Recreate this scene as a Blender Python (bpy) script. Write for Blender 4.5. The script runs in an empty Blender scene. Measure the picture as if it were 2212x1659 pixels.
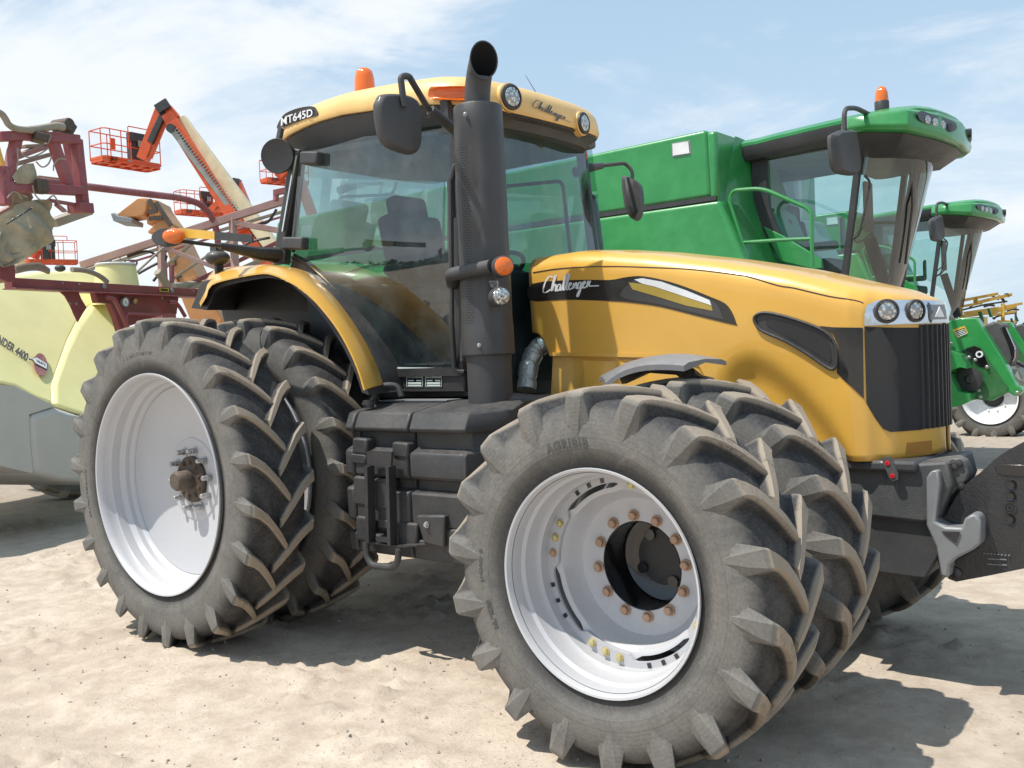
import bpy, bmesh, math, random
from math import sin, cos, pi, radians, sqrt, atan2, hypot
from mathutils import Vector, Matrix, noise
from mathutils.geometry import tessellate_polygon
random.seed(7)
scene = bpy.context.scene
col = scene.collection

# ------------------------------------------------------------------ camera
CAM = Vector((4.75061, -4.51945, 1.52029)); YAW, PIT, ROL, FPX = 0.67294, -0.03363, -0.04415, 953.79
_fw = Vector((-sin(YAW)*cos(PIT), cos(YAW)*cos(PIT), sin(PIT)))
_r0 = Vector((cos(YAW), sin(YAW), 0)); _u0 = _r0.cross(_fw)
_R = _r0*cos(ROL)+_u0*sin(ROL); _U = _u0*cos(ROL)-_r0*sin(ROL)
cd = bpy.data.cameras.new('camera'); cam = bpy.data.objects.new('camera', cd); col.objects.link(cam)
cd.sensor_width = 36; cd.lens = 36*FPX/1024; cd.clip_start = .05; cd.clip_end = 6000
m = Matrix((_R, _U, -_fw)).transposed().to_4x4(); m.translation = CAM; cam.matrix_world = m
scene.camera = cam
def ray(u, v):                      # u,v measured on a 2212 px wide view of the photograph
    return (_fw + _R*((u/2.16015-512)/FPX) - _U*((v/2.16015-384)/FPX))
def at(u, v, ax, val):              # the point of plane X/Y/Z = val seen there
    d = ray(u, v); i = 'XYZ'.index(ax); return CAM + d*((val-CAM[i])/d[i])
def atp(u, v, p0, n):
    d = ray(u, v); n = Vector(n); return CAM + d*((Vector(p0)-CAM).dot(n)/d.dot(n))
def atd(u, v, dist):                # on the plane square to the view at a distance
    return CAM + ray(u, v)*dist
def zm(x0, y0, s, pts): return [((x0+a/s)*.54, (y0+b/s)*.54) for a, b in pts]

# ------------------------------------------------------------------ mesh builder
def basis(d, up=None):
    d = Vector(d).normalized(); up = Vector(up or (0, 0, 1))
    if abs(d.dot(up)) > .98: up = Vector((1, 0, 0))
    a = up.cross(d).normalized(); b = d.cross(a); return a, b, d
def catmull(pts, n=6, closed=False):
    P = [Vector(p) for p in pts]; N = len(P); out = []
    for i in range(N if closed else N-1):
        g = (lambda k: P[k % N]) if closed else (lambda k: P[min(max(k, 0), N-1)])
        a, b, c, d = g(i-1), g(i), g(i+1), g(i+2)
        for k in range(n):
            t = k/n; out.append(.5*((2*b)+(c-a)*t+(2*a-5*b+4*c-d)*t*t+(3*b-a-3*c+d)*t**3))
    if not closed: out.append(P[-1])
    return out
def interp(tab, x):
    if x <= tab[0][0]: return tab[0][1]
    for (a, b), (c, d) in zip(tab, tab[1:]):
        if x <= c: return b+(d-b)*(x-a)/(c-a)
    return tab[-1][1]
def sstep(a, b, x):
    t = min(max((x-a)/(b-a), 0), 1); return t*t*(3-2*t)
class MB:
    def __init__(s): s.v = []; s.f = []; s.m = []
    def add(s, vs, fs, mi=0):
        o = len(s.v); s.v += [Vector(v) for v in vs]
        for f in fs: s.f.append([o+i for i in f]); s.m.append(mi)
        return s
    def box(s, c, d, rot=None, mi=0, taper=1):
        c = Vector(c); hx, hy, hz = [q/2 for q in d]; vs = []
        for z in (-1, 1):
            t = taper if z > 0 else 1
            for x, y in ((-1, -1), (1, -1), (1, 1), (-1, 1)): vs.append(Vector((x*hx*t, y*hy*t, z*hz)))
        if rot is not None: vs = [rot @ v for v in vs]
        return s.add([c+v for v in vs], [(3, 2, 1, 0), (4, 5, 6, 7), (0, 1, 5, 4), (1, 2, 6, 5), (2, 3, 7, 6), (3, 0, 4, 7)], mi)
    def beam(s, a, b, w, h=None, up=(0, 0, 1), mi=0, w2=None, h2=None):
        a, b = Vector(a), Vector(b); h = h or w; w2 = w2 or w; h2 = h2 or h
        x, y, _ = basis(b-a, up); vs = []
        for p, ww, hh in ((a, w, h), (b, w2, h2)):
            for i, j in ((-1, -1), (1, -1), (1, 1), (-1, 1)): vs.append(p+x*ww/2*i+y*hh/2*j)
        return s.add(vs, [(3, 2, 1, 0), (4, 5, 6, 7), (0, 1, 5, 4), (1, 2, 6, 5), (2, 3, 7, 6), (3, 0, 4, 7)], mi)
    def loft(s, secs, closed=True, cap=True, mi=0, ring=False):
        n = len(secs[0]); vs = [p for q in secs for p in q]; fs = []; K = len(secs)
        for i in range(K if ring else K-1):
            for j in range(n if closed else n-1):
                a = i*n+j; b = i*n+(j+1) % n; c = ((i+1) % K)*n+(j+1) % n; d = ((i+1) % K)*n+j
                fs.append((a, b, c, d))
        if cap and closed and not ring: fs += [tuple(range(n))[::-1], tuple((K-1)*n+j for j in range(n))]
        return s.add(vs, fs, mi)
    def tube(s, pts, r, n=10, mi=0, cap=True, flat=1):
        P = [Vector(p) for p in pts]; secs = []; pv = None
        for i, p in enumerate(P):
            d = (P[min(i+1, len(P)-1)]-P[max(i-1, 0)]).normalized()
            if pv is None: a, b, _ = basis(d)
            else:
                a = (pv-d*pv.dot(d))
                a = a.normalized() if a.length > 1e-6 else basis(d)[0]
                b = d.cross(a)
            pv = a; rr = r[i] if isinstance(r, (list, tuple)) else r
            secs.append([p+a*rr*cos(2*pi*k/n)+b*rr*flat*sin(2*pi*k/n) for k in range(n)])
        return s.loft(secs, cap=cap, mi=mi)
    def bent(s, pts, r, n=10, rad=.05, k=5, mi=0):      # tube with rounded corners
        P = [Vector(p) for p in pts]; out = [P[0]]
        for a, b, c in zip(P, P[1:], P[2:]):
            u = (a-b); w = (c-b); q = min(rad, u.length*.45, w.length*.45); A = b+u.normalized()*q; C = b+w.normalized()*q
            for i in range(k+1):
                t = i/k; out.append(A*(1-t)**2+b*2*t*(1-t)+C*t*t)
        out.append(P[-1]); return s.tube(out, r, n, mi)
    def lathe(s, prof, o=(0, 0, 0), ax=(0, 1, 0), n=48, mi=0, closed=False):   # prof: (r, along)
        o = Vector(o); a, b, d = basis(ax)
        secs = [[o+d*h+(a*cos(2*pi*k/n)+b*sin(2*pi*k/n))*max(r, 1e-4) for k in range(n)] for r, h in prof]
        return s.loft(secs, cap=not closed, mi=mi, ring=closed)
    def cyl(s, a, b, r, n=16, mi=0, r2=None):
        a, b = Vector(a), Vector(b); return s.lathe([(r, 0), (r if r2 is None else r2, (b-a).length)], a, b-a, n, mi)
    def poly(s, pts, d, mi=0):           # planar polygon pts (3D), extruded along vector d
        P = [Vector(p) for p in pts]; n = len(P); d = Vector(d)
        tris = tessellate_polygon([P]); vs = P+[p+d for p in P]; fs = []
        nn = Vector((0, 0, 0))
        for i in range(n): nn += (P[i]-P[0]).cross(P[(i+1) % n]-P[0])
        flip = nn.dot(d) > 0
        for t in tris:
            a = (P[t[1]]-P[t[0]]).cross(P[t[2]]-P[t[0]])
            t = t if a.dot(nn) > 0 else t[::-1]
            fs.append(t[::-1] if flip else t); fs.append(tuple(n+i for i in (t if flip else t[::-1])))
        for i in range(n):
            j = (i+1) % n; fs.append((i, j, n+j, n+i) if flip else (j, i, n+i, n+j))
        return s.add(vs, fs, mi)
    def sheet(s, pts, mi=0):
        P = [Vector(p) for p in pts]; return s.add(P, [tuple(t_) for t_ in tessellate_polygon([P])], mi)
    def sphere(s, c, r, n=16, m=10, sc=(1, 1, 1), mi=0):
        c = Vector(c); secs = [[c+Vector((sc[0]*r*sin(pi*max(i, .02)/m)*cos(2*pi*k/n), sc[1]*r*sin(pi*max(i, .02)/m)*sin(2*pi*k/n), sc[2]*r*cos(pi*i/m))) for k in range(n)] for i in range(m+1)]
        return s.loft(secs[::-1], mi=mi)
    def grid(s, fn, us, vs_, mi=0):
        secs = [[fn(u, v) for v in vs_] for u in us]; return s.loft(secs, closed=False, cap=False, mi=mi)
    def xform(s, M): s.v = [M @ v for v in s.v]; return s
    def join(s, o, M=None, mi=0):
        return s.add([(M @ v if M else v) for v in o.v], o.f, mi)
    def obj(s, name, mats, parent=None, ang=35, bevel=0, solid=0, segs=2):
        me = bpy.data.meshes.new(name); me.from_pydata([tuple(v) for v in s.v], [], s.f)
        mats = mats if isinstance(mats, (list, tuple)) else [mats]
        for q in mats: me.materials.append(q)
        if len(mats) > 1: me.polygons.foreach_set('material_index', s.m)
        bm = bmesh.new(); bm.from_mesh(me); bmesh.ops.recalc_face_normals(bm, faces=bm.faces); bm.to_mesh(me); bm.free()
        me.update(); me.shade_smooth(); me.set_sharp_from_angle(angle=radians(ang))
        o = bpy.data.objects.new(name, me); col.objects.link(o)
        if parent is not None:
            o.parent = parent; o.matrix_parent_inverse = Matrix.Translation(-root_loc(parent))
        if solid:
            q = o.modifiers.new('s', 'SOLIDIFY'); q.thickness = solid; q.offset = 0
        if bevel:
            q = o.modifiers.new('b', 'BEVEL'); q.width = bevel; q.segments = segs; q.limit_method = 'ANGLE'; q.angle_limit = radians(40); q.harden_normals = False
        return o
def root_loc(p):
    return Vector(p.location) if p.type == 'EMPTY' else Vector((0, 0, 0))
def thing(name, label, cat, loc=(0, 0, 0), group=None):
    o = bpy.data.objects.new(name, None); col.objects.link(o); o.location = loc; o.empty_display_size = .3
    o['label'] = label; o['category'] = cat
    if group: o['group'] = group
    return o
def tag(o, label, cat, group=None, kind=None):
    if label: o['label'] = label
    if cat: o['category'] = cat
    if group: o['group'] = group
    if kind: o['kind'] = kind
    return o
def copy_tree(o, parent=None, skip=()):
    c = o.copy(); col.objects.link(c); mi = o.matrix_parent_inverse.copy(); c.parent = parent; c.matrix_parent_inverse = mi
    for ch in list(o.children):
        if ch.name.split('.')[0] not in skip: copy_tree(ch, c, skip)
    return c

# text and drawn lettering ------------------------------------------------
def text_mesh(txt, size=1, bold=0, spacing=1, shear=0):
    cu = bpy.data.curves.new('t', 'FONT'); cu.body = txt; cu.size = size; cu.offset = bold; cu.space_character = spacing; cu.shear = shear
    cu.resolution_u = 3; cu.align_x = 'CENTER'; cu.align_y = 'CENTER'
    o = bpy.data.objects.new('t', cu); col.objects.link(o); bpy.context.view_layer.update()
    me = bpy.data.meshes.new_from_object(o.evaluated_get(bpy.context.evaluated_depsgraph_get()))
    vs = [v.co.copy() for v in me.vertices]; fs = [tuple(p.vertices) for p in me.polygons]
    bpy.data.objects.remove(o); bpy.data.curves.remove(cu); bpy.data.meshes.remove(me)
    return vs, fs
def put_text(mb, txt, size, fn, **k):           # fn maps (x, y) of the lettering to a point
    mi = k.pop('mi', 0); vs, fs = text_mesh(txt, size, **k); return mb.add([fn(v.x, v.y) for v in vs], fs, mi)
SCRIPT = [  # handwritten word, strokes in letter units
 [(1.55,1.55),(1.35,1.75),(.95,1.7),(.45,1.15),(.12,.45),(.1,.08),(.5,.02),(1.15,.28)],
 [(1.25,.1),(1.6,1.05),(1.95,1.78),(2.02,1.65),(1.7,.9),(1.42,.1),(1.62,.55),(1.95,.78),(2.0,.6),(1.88,.12),(2.05,.06)],
 [(2.75,.68),(2.4,.72),(2.12,.35),(2.2,.08),(2.45,.15),(2.75,.66),(2.62,.15),(2.8,.06)],
 [(2.85,.1),(3.2,1.0),(3.62,1.8),(3.6,1.6),(3.2,.7),(3.08,.12),(3.25,.05)],
 [(3.3,.1),(3.65,1.0),(4.05,1.75),(4.02,1.55),(3.65,.7),(3.52,.12),(3.75,.08)],
 [(3.8,.38),(4.2,.6),(4.15,.78),(3.95,.66),(3.85,.25),(4.0,.05),(4.35,.2)],
 [(4.4,.08),(4.62,.7),(4.55,.2),(4.85,.65),(5.02,.66),(4.92,.15),(5.1,.06)],
 [(5.7,.66),(5.4,.7),(5.15,.35),(5.2,.08),(5.45,.15),(5.72,.66),(5.5,-.1),(5.15,-.75),(4.95,-.72),(5.3,-.2),(5.9,.2)],
 [(5.85,.36),(6.2,.58),(6.18,.76),(5.98,.66),(5.88,.25),(6.02,.05),(6.35,.2)],
 [(6.4,.08),(6.62,.72),(6.7,.62),(6.95,.72),(6.8,.5),(6.75,.22),(7.2,.16),(8.1,.12)]]
def script_word(mb, fn, w, mi=0, weight=.07):
    sc = w/8.2
    for st in SCRIPT:
        P = catmull([(a, b, 0) for a, b in st], 5); L = []; Rr = []
        for i, p in enumerate(P):
            d = (P[min(i+1, len(P)-1)]-P[max(i-1, 0)]); d = d.normalized() if d.length > 1e-6 else Vector((1, 0, 0))
            n = Vector((-d.y, d.x, 0))*weight*(.55+.6*abs(d.y))
            L.append(fn((p.x+n.x-4.1)*sc, (p.y+n.y-.5)*sc)); Rr.append(fn((p.x-n.x-4.1)*sc, (p.y-n.y-.5)*sc))
        mb.loft([L, Rr], closed=False, cap=False, mi=mi)

# ------------------------------------------------------------------ materials
def nt(name):
    q = bpy.data.materials.new(name); q.use_nodes = True; t = q.node_tree; t.nodes.clear(); return q, t
def N(t, typ, **k):
    n = t.nodes.new(typ)
    for a, b in k.items():
        if a == 'ins':
            for i, v in b.items():
                if hasattr(v, 'is_linked') or hasattr(v, 'links'): t.links.new(v, n.inputs[i])
                else: n.inputs[i].default_value = v
        else: setattr(n, a, b)
    return n
def c4(c): return (c[0], c[1], c[2], 1)
def mixc(t, f, a, b):
    n = N(t, 'ShaderNodeMix', data_type='RGBA')
    for i, v in ((0, f), (6, a), (7, b)):
        if hasattr(v, 'links'): t.links.new(v, n.inputs[i])
        else: n.inputs[i].default_value = v if i == 0 else c4(v)
    return n.outputs[2]
def math_(t, op, a, b=0, c=0, clamp=False):
    n = N(t, 'ShaderNodeMath', operation=op, use_clamp=clamp)
    for i, v in enumerate((a, b, c)):
        if hasattr(v, 'links'): t.links.new(v, n.inputs[i])
        else: n.inputs[i].default_value = v
    return n.outputs[0]
def ramp(t, x, a, b):
    n = N(t, 'ShaderNodeMapRange', interpolation_type='SMOOTHSTEP', ins={0: x, 1: a, 2: b}); return n.outputs[0]
def noise_(t, scale, detail=4, rough=.55, vec=None, dist=0):
    n = N(t, 'ShaderNodeTexNoise', ins={'Scale': scale, 'Detail': detail, 'Roughness': rough, 'Distortion': dist})
    t.links.new(vec if vec is not None else N(t, 'ShaderNodeTexCoord').outputs['Object'], n.inputs['Vector']); return n.outputs[0]
def paint(name, c, rough=.35, coat=.25, dust=.25, metal=0, dustc=(.36, .31, .25), bump=0, bscale=300, var=.12, dscale=3.0):
    q, t = nt(name); o = N(t, 'ShaderNodeOutputMaterial'); b = N(t, 'ShaderNodeBsdfPrincipled')
    n1 = noise_(t, dscale, 6, .6); n2 = noise_(t, 45, 3, .6)
    base = mixc(t, ramp(t, n1, .3, .75), [x*(1-var) for x in c], [min(1, x*(1+var)) for x in c])
    g = N(t, 'ShaderNodeNewGeometry'); sx = N(t, 'ShaderNodeSeparateXYZ'); t.links.new(g.outputs['Normal'], sx.inputs[0])
    up = ramp(t, sx.outputs[2], -.2, 1)
    k = math_(t, 'MULTIPLY', math_(t, 'MULTIPLY', ramp(t, math_(t, 'ADD', math_(t, 'MULTIPLY', n1, .6), math_(t, 'MULTIPLY', n2, .4)), .35, .8), dust), math_(t, 'ADD', up, .45))
    t.links.new(mixc(t, k, (0, 0, 0), dustc), b.inputs['Base Color'])
    mm = N(t, 'ShaderNodeMix', data_type='RGBA'); t.links.new(k, mm.inputs[0]); t.links.new(base, mm.inputs[6]); mm.inputs[7].default_value = c4(dustc)
    t.links.new(mm.outputs[2], b.inputs['Base Color'])
    t.links.new(math_(t, 'ADD', rough, math_(t, 'ADD', math_(t, 'MULTIPLY', k, .6), math_(t, 'MULTIPLY', n2, .12))), b.inputs['Roughness'])
    b.inputs['Metallic'].default_value = metal; b.inputs['Coat Weight'].default_value = coat; b.inputs['Coat Roughness'].default_value = .08
    if bump:
        bp = N(t, 'ShaderNodeBump', ins={'Strength': bump, 'Distance': .002}); t.links.new(noise_(t, bscale, 2), bp.inputs['Height']); t.links.new(bp.outputs[0], b.inputs['Normal'])
    t.links.new(b.outputs[0], o.inputs[0]); return q
def glass(name, tint, refl=.09, dirt=.06, dirt_haze_c=(.5, .5, .47), mul=1.3):
    q, t = nt(name); o = N(t, 'ShaderNodeOutputMaterial')
    tr = N(t, 'ShaderNodeBsdfTransparent', ins={0: c4(tint)}); gl = N(t, 'ShaderNodeBsdfGlossy', ins={'Color': (1, 1, 1, 1), 'Roughness': .02})
    df = N(t, 'ShaderNodeBsdfDiffuse', ins={0: c4(dirt_haze_c)})  # pale film: dirt, plus reflection haze painted into the tractor's cab glass
    lw = N(t, 'ShaderNodeFresnel', ins={'IOR': 1.5}); f = math_(t, 'ADD', math_(t, 'MULTIPLY', lw.outputs[0], mul), refl, clamp=True)
    m1 = N(t, 'ShaderNodeMixShader'); m2 = N(t, 'ShaderNodeMixShader')
    t.links.new(math_(t, 'MULTIPLY', ramp(t, noise_(t, 2.5, 6, .65), .35, .85), dirt*2), m1.inputs[0]); t.links.new(tr.outputs[0], m1.inputs[1]); t.links.new(df.outputs[0], m1.inputs[2])
    t.links.new(f, m2.inputs[0]); t.links.new(m1.outputs[0], m2.inputs[1]); t.links.new(gl.outputs[0], m2.inputs[2]); t.links.new(m2.outputs[0], o.inputs[0]); return q
def lens(name, c, em=0):
    q, t = nt(name); o = N(t, 'ShaderNodeOutputMaterial'); b = N(t, 'ShaderNodeBsdfPrincipled', ins={'Base Color': c4(c), 'Roughness': .12, 'Coat Weight': .6})
    b.inputs['Subsurface Weight'].default_value = .25; b.inputs['Subsurface Radius'].default_value = (.03, .02, .01)
    w = N(t, 'ShaderNodeTexWave', ins={'Scale': 55.0}); t.links.new(N(t, 'ShaderNodeTexCoord').outputs['Object'], w.inputs[0])
    bp = N(t, 'ShaderNodeBump', ins={'Strength': .3, 'Distance': .002}); t.links.new(w.outputs[1], bp.inputs['Height']); t.links.new(bp.outputs[0], b.inputs['Normal'])
    t.links.new(b.outputs[0], o.inputs[0]); return q
def rubber(name, R, tw):
    q, t = nt(name); o = N(t, 'ShaderNodeOutputMaterial'); b = N(t, 'ShaderNodeBsdfPrincipled'); tc = N(t, 'ShaderNodeTexCoord')
    s = N(t, 'ShaderNodeSeparateXYZ'); t.links.new(tc.outputs['Object'], s.inputs[0])
    r = math_(t, 'SQRT', math_(t, 'ADD', math_(t, 'MULTIPLY', s.outputs[0], s.outputs[0]), math_(t, 'MULTIPLY', s.outputs[2], s.outputs[2])))
    ay = math_(t, 'ABSOLUTE', s.outputs[1])
    n1 = noise_(t, 5, 8, .75, dist=.6); n2 = noise_(t, 90, 5, .7); nn = math_(t, 'ADD', math_(t, 'MULTIPLY', n1, .6), math_(t, 'MULTIPLY', n2, .4))
    side = ramp(t, ay, tw*.8, tw*1.02)
    cdark = mixc(t, ramp(t, nn, .4, .7), (.03, .03, .032), (.10, .095, .09))
    cside = mixc(t, ramp(t, nn, .3, .72), (.115, .111, .104), (.225, .212, .19))
    c = mixc(t, side, cdark, cside)
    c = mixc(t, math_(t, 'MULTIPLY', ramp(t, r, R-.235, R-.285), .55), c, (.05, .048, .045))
    top = math_(t, 'MULTIPLY', ramp(t, r, R-.026, R-.010), ramp(t, nn, .28, .50))
    c = mixc(t, math_(t, 'MULTIPLY', top, .85), c, (.34, .28, .215))
    ln = N(t, 'ShaderNodeMath', operation='FRACT'); t.links.new(math_(t, 'MULTIPLY', r, 27.0), ln.inputs[0])
    c = mixc(t, math_(t, 'MULTIPLY', math_(t, 'MULTIPLY', math_(t, 'LESS_THAN', ln.outputs[0], .035), side), math_(t, 'MULTIPLY', math_(t, 'LESS_THAN', r, R-.18), .6)), c, (.03, .03, .028))
    sc = ramp(t, noise_(t, 2.2, 9, .8, dist=2), .58, .66); c = mixc(t, math_(t, 'MULTIPLY', math_(t, 'MULTIPLY', sc, side), .55), c, (.27, .24, .20))
    t.links.new(c, b.inputs['Base Color']); b.inputs['Roughness'].default_value = .72; b.inputs['Specular IOR Level'].default_value = .35
    rings = N(t, 'ShaderNodeMath', operation='SINE'); t.links.new(math_(t, 'MULTIPLY', r, 420), rings.inputs[0])
    bp = N(t, 'ShaderNodeBump', ins={'Strength': .55, 'Distance': .004}); t.links.new(math_(t, 'ADD', nn, math_(t, 'MULTIPLY', math_(t, 'MULTIPLY', rings.outputs[0], side), .05)), bp.inputs['Height']); t.links.new(bp.outputs[0], b.inputs['Normal'])
    t.links.new(b.outputs[0], o.inputs[0]); return q

M = {}
M['gold'] = paint('gold_paint', (.76, .42, .07), .26, .6, .07, var=.05)
M['goldroof_lit'] = paint('sunlit_roof_gold', (.82, .53, .19), .38, .2, .25)  # hood gold made paler, sunlight on the roof put into the colour
M['black'] = paint('black_plastic', (.03, .03, .033), .42, .1, .2, bump=.3)
M['gloss'] = paint('gloss_black', (.012, .012, .014), .12, .6, .06)
M['dgrey'] = paint('dark_grey_plastic', (.05, .051, .055), .45, .05, .16, bump=.8, bscale=500)
M['grey'] = paint('cast_grey', (.07, .073, .076), .5, 0, .3, bump=.8, bscale=160)
M['lgrey'] = paint('light_grey_metal', (.26, .27, .28), .42, 0, .25, metal=.3)
M['fendgrey'] = paint('fender_grey', (.17, .17, .18), .45, .1, .35, bump=.3)
M['weight'] = paint('weight_paint', (.025, .026, .03), .3, .3, .12, bump=1.0, bscale=90)
M['decal'] = paint('decal_black', (.02, .018, .016), .25, .4, .05)
M['decalgrey'] = paint('decal_grey', (.05, .05, .053), .3, .4, .05)
M['decalgold'] = paint('decal_gold', (.42, .30, .05), .3, .4, .05)
M['white'] = paint('white_paint', (.78, .79, .8), .35, .2, .08)
M['silver'] = paint('silver_rim', (.54, .545, .57), .45, .1, .25, metal=.15, var=.04)
M['chrome'] = paint('chrome', (.72, .74, .77), .1, .3, .04, metal=.85, var=.03)
M['steel'] = paint('steel', (.45, .45, .45), .3, 0, .2, metal=.8)
M['foil'] = paint('heat_foil', (.42, .44, .43), .36, 0, .25, metal=.8, bump=4, bscale=35)
M['copper'] = paint('zinc_bolt', (.48, .31, .21), .5, 0, .3, metal=.4)
M['brass'] = paint('yellow_zinc_bolt', (.6, .52, .26), .38, 0, .1, metal=.6)
M['rust'] = paint('rusty_hub', (.10, .075, .06), .6, 0, .5, metal=.4)
M['amber'] = lens('amber_lens', (.80, .17, .01))
q, t = nt('clear_lens'); o = N(t, 'ShaderNodeOutputMaterial'); b = N(t, 'ShaderNodeBsdfPrincipled', ins={'Metallic': .75, 'Roughness': .16, 'Coat Weight': 1.0, 'Coat Roughness': .03})
vo = N(t, 'ShaderNodeTexVoronoi', ins={'Scale': 70.0}); t.links.new(N(t, 'ShaderNodeTexCoord').outputs['Object'], vo.inputs['Vector']); t.links.new(mixc(t, ramp(t, vo.outputs[0], .1, .7), (.85, .84, .80), (.30, .30, .29)), b.inputs['Base Color'])
bp = N(t, 'ShaderNodeBump', ins={'Strength': .9, 'Distance': .006}); t.links.new(vo.outputs[0], bp.inputs['Height']); t.links.new(bp.outputs[0], b.inputs['Normal']); t.links.new(b.outputs[0], o.inputs[0]); M['clear'] = q
M['red'] = paint('red_mark', (.7, .02, .03), .3, .3, .02)
M['green'] = paint('green_paint', (.024, .265, .06), .24, .55, .22, dustc=(.25, .3, .22))
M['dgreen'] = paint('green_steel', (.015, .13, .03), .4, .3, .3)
M['maroon'] = paint('maroon_paint', (.22, .03, .045), .42, .2, .25)
M['maroonw'] = paint('weathered_maroon', (.30, .07, .085), .55, 0, .65, dustc=(.38, .33, .3))
M['pink'] = paint('faded_boom_paint', (.42, .25, .23), .6, 0, .6, dustc=(.5, .46, .4))
M['poly'] = paint('yellow_tank_plastic', (.82, .76, .36), .38, .1, .2, var=.06, dustc=(.6, .56, .38))
M['tgrey'] = paint('grey_tank_plastic', (.52, .52, .50), .5, 0, .3, var=.06, bump=.4)
M['orange'] = paint('lift_orange', (.74, .10, .015), .4, .2, .15)
M['cream'] = paint('lift_cream', (.78, .66, .42), .45, .1, .2)
M['tan'] = paint('handler_orange', (.62, .27, .09), .45, .1, .35)
M['cloth'] = paint('dusty_sheet', (.42, .36, .25), .7, 0, .4, bump=1, bscale=20, var=.35)
M['hose'] = paint('dirty_hose', (.34, .29, .23), .6, 0, .5)
M['yellow'] = paint('boom_yellow', (.72, .42, .05), .4, .2, .2)
M['seat'] = paint('seat_cloth', (.045, .05, .055), .85, 0, .1)
M['inner'] = paint('cab_lining', (.13, .14, .145), .8, 0, .1)
M['pale'] = paint('pale_cab_lining', (.34, .34, .31), .8, 0, .2)
M['mesh'] = paint('grille_mesh', (.03, .03, .033), .5, 0, .1, bump=3, bscale=700)
M['glass'] = glass('cab_glass', (.52, .70, .68), .08, .11, (.40, .47, .50), mul=.5)  # bluish film colour stands in for hazy reflections on the panes
M['glassc'] = glass('combine_glass', (.66, .84, .82), .07, .035, mul=.8)
M['letter'] = paint('tyre_letters', (.075, .073, .07), .7, 0, .3)
M['strip'] = paint('rubber_strip', (.045, .036, .03), .45, .1, .35)
M['boxm'] = paint('moulded_black_box', (.034, .035, .038), .42, .05, .2, bump=.8, bscale=400)
M['pipe_inner'] = paint('pipe_inner', (.006, .006, .007), .9, 0, 0)  # near-black inner surface of the exhaust pipe
M['sticker'] = paint('sticker_white', (.75, .85, .8), .5, 0, .02)
# ------------------------------------------------------------------ world and sun
SUN = Vector((-.30, -.40, 1)).normalized()
w = bpy.data.worlds.new('World'); scene.world = w; w.use_nodes = True; t = w.node_tree; t.nodes.clear()
sky = N(t, 'ShaderNodeTexSky', sky_type='NISHITA', sun_disc=False); sky.sun_elevation = math.asin(SUN.z); sky.sun_rotation = atan2(SUN.x, SUN.y)
sky.air_density = 1.0; sky.dust_density = 1.6; sky.ozone_density = 1.2
tc = N(t, 'ShaderNodeTexCoord'); g = tc.outputs['Generated']
mp = N(t, 'ShaderNodeMapping'); t.links.new(g, mp.inputs[0]); mp.inputs['Rotation'].default_value = (0, 0, radians(35)); mp.inputs['Scale'].default_value = (1.2, 3.2, 7)
n1 = noise_(t, 1.3, 8, .62, mp.outputs[0], .6)
mp2 = N(t, 'ShaderNodeMapping'); t.links.new(g, mp2.inputs[0]); mp2.inputs['Scale'].default_value = (2.2, 2.2, 5); mp2.inputs['Location'].default_value = (3.1, .4, .7)
n2 = noise_(t, 1.4, 8, .6, mp2.outputs[0], .3)
s3 = N(t, 'ShaderNodeSeparateXYZ'); t.links.new(g, s3.inputs[0])
left = ramp(t, s3.outputs[0], -.55, -.95)                       # hazier towards the west
low = ramp(t, s3.outputs[2], .42, 0.0)
cl = math_(t, 'ADD', math_(t, 'MULTIPLY', n1, .62), math_(t, 'MULTIPLY', n2, .38))
cl = ramp(t, math_(t, 'ADD', cl, math_(t, 'ADD', math_(t, 'MULTIPLY', left, .18), math_(t, 'MULTIPLY', low, .06))), .49, .70)
skyc = mixc(t, .72, sky.outputs[0], (3.5, 4.95, 6.3))
skyc = mixc(t, math_(t, 'MULTIPLY', low, .45), skyc, (5.3, 6.2, 7.0))
skyc = mixc(t, math_(t, 'MULTIPLY', cl, .82), skyc, (7.0, 7.15, 7.3))
bg = N(t, 'ShaderNodeBackground', ins={'Strength': .148}); t.links.new(skyc, bg.inputs[0]); t.links.new(bg.outputs[0], N(t, 'ShaderNodeOutputWorld').inputs[0])
sd = bpy.data.lights.new('sun', 'SUN'); sd.energy = 5.0; sd.angle = radians(.55); sd.color = (1, .955, .88)
so = bpy.data.objects.new('sun', sd); col.objects.link(so); so.rotation_euler = SUN.to_track_quat('Z', 'Y').to_euler()
scene.view_settings.view_transform = 'Standard'; scene.view_settings.look = 'None'; scene.view_settings.exposure = 0
scene.cycles.max_bounces = 8; scene.cycles.transparent_max_bounces = 16; scene.cycles.caustics_reflective = False; scene.cycles.caustics_refractive = False

# ------------------------------------------------------------------ ground
q, t = nt('dirt'); M['dirt'] = q
o = N(t, 'ShaderNodeOutputMaterial'); b = N(t, 'ShaderNodeBsdfPrincipled'); b.inputs['Roughness'].default_value = .95; b.inputs['Specular IOR Level'].default_value = .15
a1 = noise_(t, .55, 6, .6); a2 = noise_(t, 5, 8, .7); a3 = noise_(t, 55, 6, .7); a4 = noise_(t, 260, 3, .6)
k = math_(t, 'ADD', math_(t, 'MULTIPLY', a1, .4), math_(t, 'MULTIPLY', a2, .6))
c = mixc(t, ramp(t, k, .38, .62), (.43, .352, .277), (.60, .512, .415))
c = mixc(t, math_(t, 'MULTIPLY', math_(t, 'MULTIPLY', ramp(t, a3, .52, .74), ramp(t, a1, .40, .58)), .85), c, (.27, .205, .155))
c = mixc(t, math_(t, 'MULTIPLY', ramp(t, a4, .6, .72), .5), c, (.56, .50, .43))
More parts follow.
